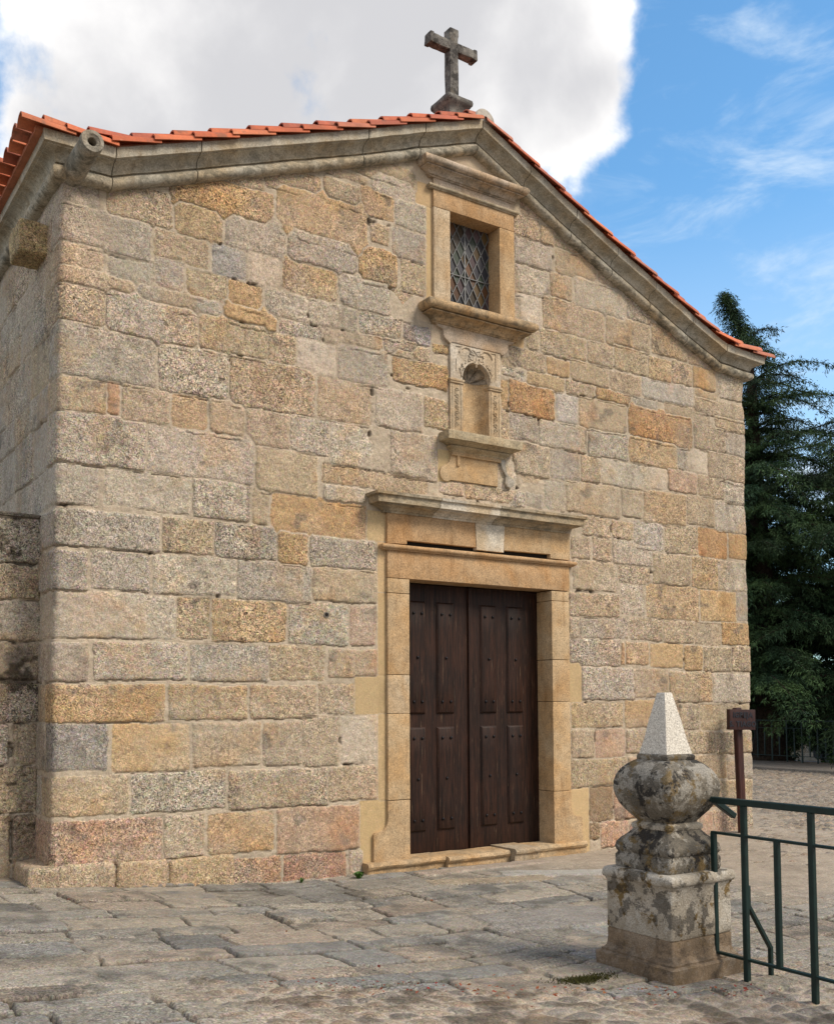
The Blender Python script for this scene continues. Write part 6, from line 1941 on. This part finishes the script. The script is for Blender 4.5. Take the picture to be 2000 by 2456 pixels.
# ------------------------------------------------------------------ stone pinnacle
pin = empty('stone_pinnacle', (4.915, -4.045, -.10), 'lichen-blotched stone pinnacle with an onion-shaped bulb and a new white pyramid tip', 'pinnacle')
pcx, pcy = 4.905, -4.04
def pinpart(name, prof, mat, rnd, amp, lab=None, n=6, cx=pcx, cy=pcy, rot=0.0):
    m = MB(); sqloft(prof, cx, cy, n, rnd, amp, m, (.3, .28, .25), rot)
    o = m.build(name, mat, pin, 42)
    if lab: o['label'] = lab
    return o
pinpart('base', [(.324, -.14), (.325, -.10), (.326, -.03), (.326, .004), (.318, .012), (.300, .014), (.300, .026), (.290, .030), (.279, .046), (.273, .070), (.271, .10), (.271, .148), (.264, .158)], M_BROWNST, .05, .005, 'brown stone base with an ogee moulding')
pinpart('pedestal', [(.268, .158), (.274, .165), (.274, .25), (.273, .36), (.272, .455), (.278, .462), (.280, .474), (.290, .480), (.296, .495), (.294, .520), (.284, .536), (.262, .543)], M_PEDE, .07, .006, 'whitish pedestal block spotted with mustard lichen', 9)
pinpart('plinth', [(.20, .535), (.230, .545), (.234, .56), (.234, .618), (.224, .632), (.222, .640), (.230, .650), (.236, .672), (.228, .700), (.205, .728), (.178, .750), (.158, .775), (.150, .790)], M_LICH, .07, .003)
pinpart('collar', [(.140, .783), (.156, .790), (.160, .800), (.159, .816), (.148, .826), (.134, .832)], M_PEDE, .06, .004)
pinpart('bulb', [(.132, .826), (.138, .842), (.160, .868), (.190, .905), (.215, .945), (.232, .99), (.240, 1.035), (.239, 1.08), (.228, 1.125), (.205, 1.165), (.174, 1.196), (.148, 1.214), (.134, 1.222)], M_LICH, .10, .005, 'swollen bulb mottled black, white and mustard', 9)
pinpart('neck', [(.124, 1.218), (.130, 1.226), (.131, 1.244), (.127, 1.254), (.118, 1.260)], M_LICH, .08, .005)
pinpart('obelisk', [(.117, 1.258), (.115, 1.270), (.095, 1.350), (.074, 1.46), (.052, 1.56), (.0335, 1.645), (.031, 1.648)], M_WHITE, .03, .0012, 'clean white granite pyramid with a cut-off tip', 3)

# ------------------------------------------------------------------ green railings
def railing(name, x, ys, base, label, mat, lead=None, brace=True, foot_every=2, hook=True):
    """posts run to the ground at every second position, short balusters hang between the two lower rails"""
    root = empty(name, (x, ys[0], base), label, 'railing')
    def part(n, bms):
        m = MB()
        for b in bms: m.addbm(b)
        return m.build(n, mat, root, 30)
    y0, y1 = ys[0], ys[-1]; T, M2, B = base+1.095, base+.895, base+.165
    s = 1 if y1 > y0 else -1
    part('top_rail', [bar((x, y0, T), (x, y1, T), .040)])
    part('middle_rail', [bar((x, y0-s*.012, M2), (x, y1, M2), .030, .016)])
    part('bottom_rail', [bar((x, y0-s*.012, B), (x, y1, B), .030, .016)])
    for i, y in enumerate(ys):
        if i % 2 == 1:
            p = part('post', [bar((x, y, base-.03), (x, y, T-.018), .034)])
            if (i//2) % 2 == 1:
                m = MB(); m.addbm(bbox(x-.05, x+.05, y-.05, y+.05, base-.012, base+.008, .003, 0, 0)); m.build('foot_plate', mat, p, 30)
        else: part('baluster', [bar((x, y, B), (x, y, M2), .032)])
    if hook: part('rail_end', [bar((x, y0+.01, T+.006), (x+.20, y0, T-.115), .036)])
    if brace:
        y = ys[1]
        p = part('brace', [bar((x+.022, y, base+.60), (x+.022, y, base+.46), .026), bar((x+.022, y, base+.48), (x+.235, y+.01, base+.20), .026), bar((x+.235, y+.01, base+.21), (x+.235, y+.01, base), .026)])
        m = MB(); m.addbm(bbox(x+.185, x+.285, y-.04, y+.06, base-.010, base+.006, .003, 0, 0)); m.build('foot_plate', mat, p, 30)
    return root
railing('green_railing', 5.03, [-4.305-.2285*k for k in range(9)], -.115, 'dark green metal railing in front of the pinnacle, near right edge', M_GREEN)
railing('green_railing', 23.0, [13.0-.2285*k for k in range(60)], -.05, 'dark green metal railing far behind the church under the cedar', M_GREEN, brace=False, hook=False)

# ------------------------------------------------------------------ wooden sign
SGY = -.22
sg = empty('wooden_sign', (10.50, SGY, -.05), 'small brown wooden sign on a post by the right corner of the church', 'sign')
m = MB(); m.addbm(bar((10.515, SGY+.03, -.2), (10.455, SGY+.03, 1.50), .105, .07)); m.build('post', M_SIGN, sg, 30)
brd_rot = R(-10)
m = MB(); bm = bbox(-.205, .205, -.03, .03, -.128, .128, .006, .1, .001)
TB = Matrix.Translation((10.435, SGY-.045, 1.352)) @ Matrix.Rotation(brd_rot, 4, 'Z') @ Matrix.Rotation(R(1.2), 4, 'Y')
bm.transform(TB); m.addbm(bm)
board = m.build('board', M_SIGN, sg, 30)
def text_mesh(body, size):
    cu = bpy.data.curves.new('t', 'FONT'); cu.body = body; cu.size = size; cu.align_x = 'CENTER'; cu.align_y = 'CENTER'; cu.extrude = .003; cu.offset = .0035
    cu.space_character = 1.15
    o = bpy.data.objects.new('t', cu); COL.objects.link(o)
    dg = bpy.context.evaluated_depsgraph_get()
    me = bpy.data.meshes.new_from_object(o.evaluated_get(dg)); bpy.data.objects.remove(o); bpy.data.curves.remove(cu)
    return me
for body, dz in (('IGREJA', .055), ('S. TIAGO', -.058)):
    me = text_mesh(body, .092); me.transform(TB @ Matrix.Translation((0, -.0325, dz)) @ Matrix.Rotation(R(90), 4, 'X')); me.name = 'lettering'
    link('lettering', me, M_LETTER, board)

# ------------------------------------------------------------------ weeds, moss, leaves
def weed(x, y, s, n, seed, label):
    r = random.Random(seed); m = MB(); z = gz(x)
    for k in range(n):
        a = r.uniform(0, 6.28); l = s*r.uniform(.5, 1.2); w = l*.16; tl = r.uniform(.3, .9)
        d = Vector((math.cos(a), math.sin(a), 0)); sd = Vector((-d.y, d.x, 0))*w
        b = Vector((x, y, z))+d*r.uniform(0, s*.3); c = b+d*l*.5*tl+Vector((0, 0, l*.6)); e_ = b+d*l*tl+Vector((0, 0, l*.55*r.uniform(.6, 1.3)))
        m.add([b-sd*.4, b+sd*.4, c+sd, c-sd, e_], [(0, 1, 2, 3), (3, 2, 4)], (1, 1, 1))
    return tag(m.build('weed', M_WEED, None, 0), label, 'plant', 'weeds in the paving joints')
weed(4.90, -.20, .085, 40, 1, 'small green weed at the foot of the left door jamb')
weed(4.33, -.12, .05, 22, 2, 'tiny green weed at the foot of the red plinth stones')
# moss patch near the kerb
mb = MB(); r = random.Random(3)
for k in range(900):
    x, y = 4.22+r.gauss(0, .10), -4.00+r.gauss(0, .035)
    a = r.uniform(0, 6.28); l = r.uniform(.008, .02); z = gz(x)+.006
    mb.add([(x-l*.4, y, z), (x+l*.4, y+l*.2, z), (x+l*math.cos(a)*.6, y+l*math.sin(a)*.6, z+l)], [(0, 1, 2)], (1, 1, 1))
o = mb.build('moss', M_MOSS, None, 0); tag(o, 'dark moss patch on the paving beside the kerb', 'moss', None, 'stuff')
mb = MB(); r = random.Random(5)
for k in range(300):
    if k < 200:
        x = r.uniform(2.3, 5.0); y = -(.47*x+2.30)-abs(r.gauss(0, .16))-.01
        if r.random() < .5: y += .0
    elif k < 250: x, y = r.uniform(1.2, 8.5), r.uniform(-4.2, -.3)
    else: x, y = r.uniform(11, 20), r.uniform(.5, 9)
    l = r.uniform(.006, .018); a = r.uniform(0, 6.28); z = gz(x)+.024+r.uniform(0, .006)
    d = Vector((math.cos(a), math.sin(a), r.uniform(-.2, .4)))*l; s_ = Vector((-math.sin(a), math.cos(a), r.uniform(-.4, .4)))*l*.55; c = Vector((x, y, z))
    k_ = r.uniform(.5, 1.3)
    mb.add([c-d, c+s_, c+d, c-s_+Vector((0, 0, l*.3))], [(0, 1, 2), (0, 2, 3)], (k_, k_*r.uniform(.7, 1.3), k_))
o = mb.build('fallen_leaves', M_LEAFR, None, 0); tag(o, 'red and brown fallen leaf scraps lying along the cobbled front edge', 'leaves', None, 'stuff')

# ------------------------------------------------------------------ cedars
def nrm(a): return a/np.maximum(np.linalg.norm(a, axis=-1, keepdims=True), 1e-6)
def spray_mesh(name, Pn, Dn, K, lmin, lmax, wid, rng, mat, parent, tint, grav=.3, spread=.55):
    n = len(Pn)
    P_ = np.repeat(Pn, K, 0); D_r = np.repeat(Dn, K, 0)
    d = nrm(D_r*.8+rng.normal(0, spread, (n*K, 3))+np.array([0, 0, -1.])*grav*rng.uniform(.2, 1.5, (n*K, 1)))
    L = rng.uniform(lmin, lmax, (n*K, 1))
    P_ = P_+rng.normal(0, .03, (n*K, 3))
    sdv = nrm(np.cross(d, rng.normal(0, 1, (n*K, 3))))*wid*rng.uniform(.6, 1.3, (n*K, 1))
    mid = P_+d*L*.45; tip = P_+d*L+np.array([0, 0, -1])*L*.12
    V = np.stack([P_, mid+sdv, tip, mid-sdv], 1).reshape(-1, 3)
    c = np.repeat(np.repeat(tint, K), 4)*np.repeat(rng.uniform(.7, 1.3, n*K), 4)
    me = bpy.data.meshes.new(name); nq = n*K
    me.vertices.add(len(V)); me.vertices.foreach_set('co', V.astype(np.float32).ravel())
    me.loops.add(nq*4); me.loops.foreach_set('vertex_index', np.arange(nq*4, dtype=np.int32))
    me.polygons.add(nq); me.polygons.foreach_set('loop_start', np.arange(0, nq*4, 4, dtype=np.int32)); me.polygons.foreach_set('loop_total', np.full(nq, 4, np.int32))
    a = me.attributes.new('Col', 'FLOAT_COLOR', 'POINT')
    cc = np.ones((len(V), 4), np.float32); cc[:, :3] = c[:, None]; a.data.foreach_set('color', cc.ravel())
    me.update(calc_edges=True)
    return link(name, me, mat, parent)
def cedar(base, height, seed, label, prof, nb=95, top=(0, 0), zmin=1.2, K=7, dens=1.0, trunk_r=.36, lean=(0, 0, 0), wid=.011):
    """prof = [(metres below the tip, branch length)]"""
    rng = np.random.default_rng(seed)
    root = empty('cedar_tree', base, label, 'tree', 'cedars behind the square')
    b = np.array(base)
    def axis(t): return b+np.array([top[0]*t**1.3, top[1]*t**1.3, height*t])+np.array(lean)*max(0, (t-.80)/.20)**1.7
    mb = MB()
    T = np.linspace(0, 1, 40); pts = [axis(t) for t in T]
    rd = [trunk_r*(1-t)**.85*(1+.5*max(0, .06-t)/.06)+.012 for t in T]
    V, F = tube(pts, rd, 14)
    V = [Vector(v)+Vector((mnoise.noise(Vector(v)*2.2), mnoise.noise(Vector(v)*2.2+Vector((5, 5, 5))), 0))*.07*(1-min(1, (v[2]-b[2])/height)) for v in V]
    mb.add(V, F, (1, 1, 1))
    Ps, Ds, Ts = [], [], []
    pd = [p[0] for p in prof]; pl = [p[1] for p in prof]
    whorl = []
    z = zmin
    for i in range(nb):
        q = (i+rng.uniform(-.4, .4))/nb
        t = float(np.clip(zmin/height+(1-zmin/height)*q, zmin/height, .992))
        if i < nb*.80:
            zl = zmin+.72*math.floor((t*height-zmin)/.72)+rng.normal(0, .10)+.10*math.sin(i)
            t = float(np.clip(zl/height, zmin/height*.9, .99))
        below = height*(1-t)
        phi = i*2.39996+rng.uniform(-.4, .4)
        L = float(np.interp(below, pd, pl))*rng.choice([rng.uniform(.35, .6), rng.uniform(.6, .9), rng.uniform(.9, 1.3)])+.10
        o = axis(t); hd = np.array([math.cos(phi), math.sin(phi), 0]); sd = np.array([-math.sin(phi), math.cos(phi), 0])
        rise = rng.uniform(.18, .42); drop = rng.uniform(.34, .56)
        if below < 1.6: rise, drop = -.1, .75
        ns = max(4, int(L/.12)); u = np.linspace(0, 1, ns)
        bp = o+hd*(L*u)[:, None]+np.array([0, 0, 1])*(L*(rise*u-drop*u**2.4))[:, None]+sd*(L*.10*np.sin(u*3+phi)*u)[:, None]
        mb.add(*tube([tuple(p) for p in bp[::2]], [max(.006, .045*(1-x)*(L/3.5)**.5) for x in u[::2]], 5), (1, 1, 1))
        tb = rng.uniform(.6, 1.3)
        for j in range(ns):
            uj = u[j]
            if uj < .03 and L > 1: continue
            tl = min((.16+.26*L*(1-uj)**.8)*rng.uniform(.45, 1.2), 1.1)
            for sgn in (-1, 1):
                ang = sgn*rng.uniform(.65, 1.2)
                td = hd*math.cos(ang)+sd*math.sin(ang)
                m = max(2, int(tl/.095*dens)); w = np.linspace(.05, 1, m)
                q_ = bp[j]+td*(tl*w)[:, None]+np.array([0, 0, -1])*(tl*rng.uniform(.10, .42)*w**2)[:, None]+rng.normal(0, .015, (m, 3))
                Ps.append(q_); dd = np.tile(td, (m, 1))+np.array([0, 0, -.7])*(w**2)[:, None]; Ds.append(nrm(dd)); Ts.append(np.full(m, tb*rng.uniform(.8, 1.2)))
            Ps.append(bp[j:j+1]); Ds.append(nrm((hd+np.array([0, 0, -.4*uj]))[None])); Ts.append(np.array([tb]))
            if rng.random() < .30:
                m = 3; hl = rng.uniform(.10, .34); w = np.linspace(.1, 1, m)
                Ps.append(bp[j]+np.array([0, 0, -1])*(hl*w)[:, None]+rng.normal(0, .02, (m, 3))); Ds.append(np.tile(np.array([0, 0, -1.]), (m, 1))); Ts.append(np.full(m, tb*.9))
    for t in np.linspace(.84, 1, 40):
        o = axis(t); k = 6
        Ps.append(o+rng.normal(0, .06, (k, 3))); Ds.append(nrm(rng.normal(0, .6, (k, 3))+np.array([-.5, .3, -.7]))); Ts.append(np.full(k, 1.0))
    mb.build('trunk', M_BARK, root, 60)
    P_ = np.concatenate(Ps); print('cedar sprays', len(P_))
    spray_mesh('crown', P_, np.concatenate(Ds), K, .055, .15, wid, rng, M_CEDAR, root, np.concatenate(Ts))
    return root
PROF1 = [(0, .08), (.7, .22), (1.2, .32), (1.5, .8), (2.0, 1.9), (2.5, 1.3), (3.0, 2.4), (4.5, 2.6), (6, 3.3), (9, 4.2), (13, 4.4)]
PROF2 = [(0, .2), (1.5, 1.3), (3, 2.8), (5, 4.2), (8, 5.0), (13, 5.0)]
cedar((23.55, 9.15, -.1), 13.2, 3, 'tall dark cedar with a bent drooping tip behind the right corner of the church', PROF1, nb=270, top=(-.62, -.05), zmin=1.9, K=6, lean=(-.62, .25, -.18), trunk_r=.40)
cedar((26.3, 6.6, -.9), 13.0, 8, 'dark cedar reaching in from the right edge, its trunk out of view', PROF2, nb=230, top=(.2, .2), zmin=1.5, K=6)
cedar((30.5, 15.5, -.9), 12.5, 12, 'dark cedar standing behind the tall bent-tipped cedar', PROF2, nb=110, zmin=1.0, K=7, dens=.7, wid=.024)
cedar((31.5, 10.2, -.9), 12.0, 15, 'dark cedar farther back between the two nearest cedars', PROF2, nb=110, zmin=1.0, K=7, dens=.7, wid=.024)

def shrub(x, y, z, r_, h_, n, seed, label):
    rng = np.random.default_rng(seed)
    root = empty('shrub', (x, y, z), label, 'shrub')
    d = nrm(rng.normal(0, 1, (n, 3))); d[:, 2] = np.abs(d[:, 2])
    P_ = np.array([x, y, z])+d*np.array([r_, r_, h_])*rng.uniform(.35, 1.0, (n, 1))
    spray_mesh('foliage', P_, nrm(d+rng.normal(0, .3, (n, 3))+np.array([0, 0, .8])), 6, .05, .14, .022, rng, M_SHRUB, root, rng.uniform(.5, 1.4, n))
    m = MB()
    for k in range(7):
        a = k*.9; m.add(*tube([(x+.05*math.cos(a), y+.05*math.sin(a), z-.05), (x+.3*r_*math.cos(a), y+.3*r_*math.sin(a), z+h_*.4), (x+.6*r_*math.cos(a), y+.6*r_*math.sin(a), z+h_*.75)], [.02, .013, .006], 5), (1, 1, 1))
    m.build('stem', M_BARK, root, 60)
shrub(24.2, 7.2, -.95, .85, 1.35, 620, 31, 'leafy green shrub behind the far railing beside the cedar trunk')

# ------------------------------------------------------------------ across the street
rng = np.random.default_rng(41)
fr = random_courses(-20, 40, -1.0, .2, .25, .4, .4, .9, rng)
sv = np.arange(-15, 36, .06); zv = np.arange(-1.0, .16, .04)
S, Z, h, col, gr, stone = masonry(sv, zv, fr, 51)
me = grid_mesh('street_wall', np.stack([37.0-h*2, S, Z], -1)[:, ::-1], np.ones((S.shape[0]-1, S.shape[1]-1), bool), col[:, ::-1]*.8, gr[:, ::-1])
fw_ = link('street_wall', me, M_WALL); tag(fw_, 'low rubble wall along the far side of the street under the grass bank', 'wall')
m = MB(); m.addbm(bbox(37.05, 37.4, -15, 36, -1.0, .15, 0, 0, 0), (.3, .26, .2), .5); m.build('wall_core', M_WALL, fw_, 0)
mb = MB(); V = []; ny_, nx_ = 70, 14
for i in range(ny_):
    for j in range(nx_):
        y = -20+62*i/(ny_-1); x = 37.1+28*j/(nx_-1); V.append((x, y, .12+(x-37.1)*.10+.15*mnoise.noise(Vector((x*.3, y*.3, 0)))))
mb.add(V, grid_faces(ny_, nx_), (1, 1, 1)); gb = mb.build('grass_bank', M_GRASS, None, 60); gb['kind'] = 'structure'
for i, (px, py, lab) in enumerate(((36.6, 16.15, 'yellowish wooden post by the street wall, left of the car'), (36.4, 14.95, 'yellowish wooden post right of the blue car glass'))):
    r_ = empty('wooden_post', (px, py, -.95), lab, 'post', 'wooden posts across the street')
    m = MB(); m.addbm(bbox(px-.06, px+.06, py-.06, py+.06, -.95, 1.32, .01, .3, .004)); m.build('shaft', M_POSTW, r_, 30)
    m = MB(); m.addbm(bbox(px-.08, px+.08, py-.08, py+.08, 1.322, 1.36, .01, 0, 0)); m.build('cap', M_POSTW, r_, 30)
# parked car
cxr, cyr, czr = 35.2, 13.3, -.95
car = empty('parked_car', (cxr, cyr, czr), 'dark parked car half hidden behind the far railing and branches', 'car')
side = [(-2.0, .28), (-2.05, .55), (-1.95, .78), (-1.25, .90), (-.62, 1.36), (.75, 1.42), (1.45, 1.02), (1.98, .92), (2.05, .60), (2.0, .28)]
bm = bmesh.new(); A_ = []; B_ = []
for y, z in side:
    ins = .16 if z > 1.0 else 0.0
    A_.append(bm.verts.new((cxr-.84+ins, cyr+y, czr+z))); B_.append(bm.verts.new((cxr+.84-ins, cyr+y, czr+z)))
bm.faces.new(A_); bm.faces.new(B_[::-1]); n = len(side)
for i in range(n): bm.faces.new((A_[i], B_[i], B_[(i+1) % n], A_[(i+1) % n]))
bmesh.ops.recalc_face_normals(bm, faces=bm.faces[:]); bmesh.ops.bevel(bm, geom=bm.edges[:], offset=.05, segments=2, affect='EDGES')
m = MB(); m.addbm(bm); m.build('body', M_CARP, car, 40)
for poly in ([(-1.08, .95), (-.58, 1.30), (.02, 1.345), (.02, .97)], [(.08, .97), (.08, 1.347), (.68, 1.37), (1.20, 1.03)]):
    m = MB(); V = [(cxr-.845+.16*max(0, (z-.92)/.5), cyr+y, czr+z) for y, z in poly]
    m.add(V+[(v[0]+.02, v[1], v[2]) for v in V], [(0, 1, 2, 3), (7, 6, 5, 4), (0, 4, 5, 1), (1, 5, 6, 2), (2, 6, 7, 3), (3, 7, 4, 0)]); m.build('side_window', M_CARG, car, 0)
for sx in (-1, 1):
    for y in (-1.3, 1.3):
        m = MB(); V, F = tube([(cxr+sx*.66, cyr+y, czr+.31), (cxr+sx*.86, cyr+y, czr+.31)], .31, 22); m.add(V, F); w_ = m.build('wheel', M_TYRE, car, 40)
        m = MB(); V, F = tube([(cxr+sx*.855, cyr+y, czr+.31), (cxr+sx*.872, cyr+y, czr+.31)], .19, 18); m.add(V, F); m.build('rim', M_LEAD, w_, 40)
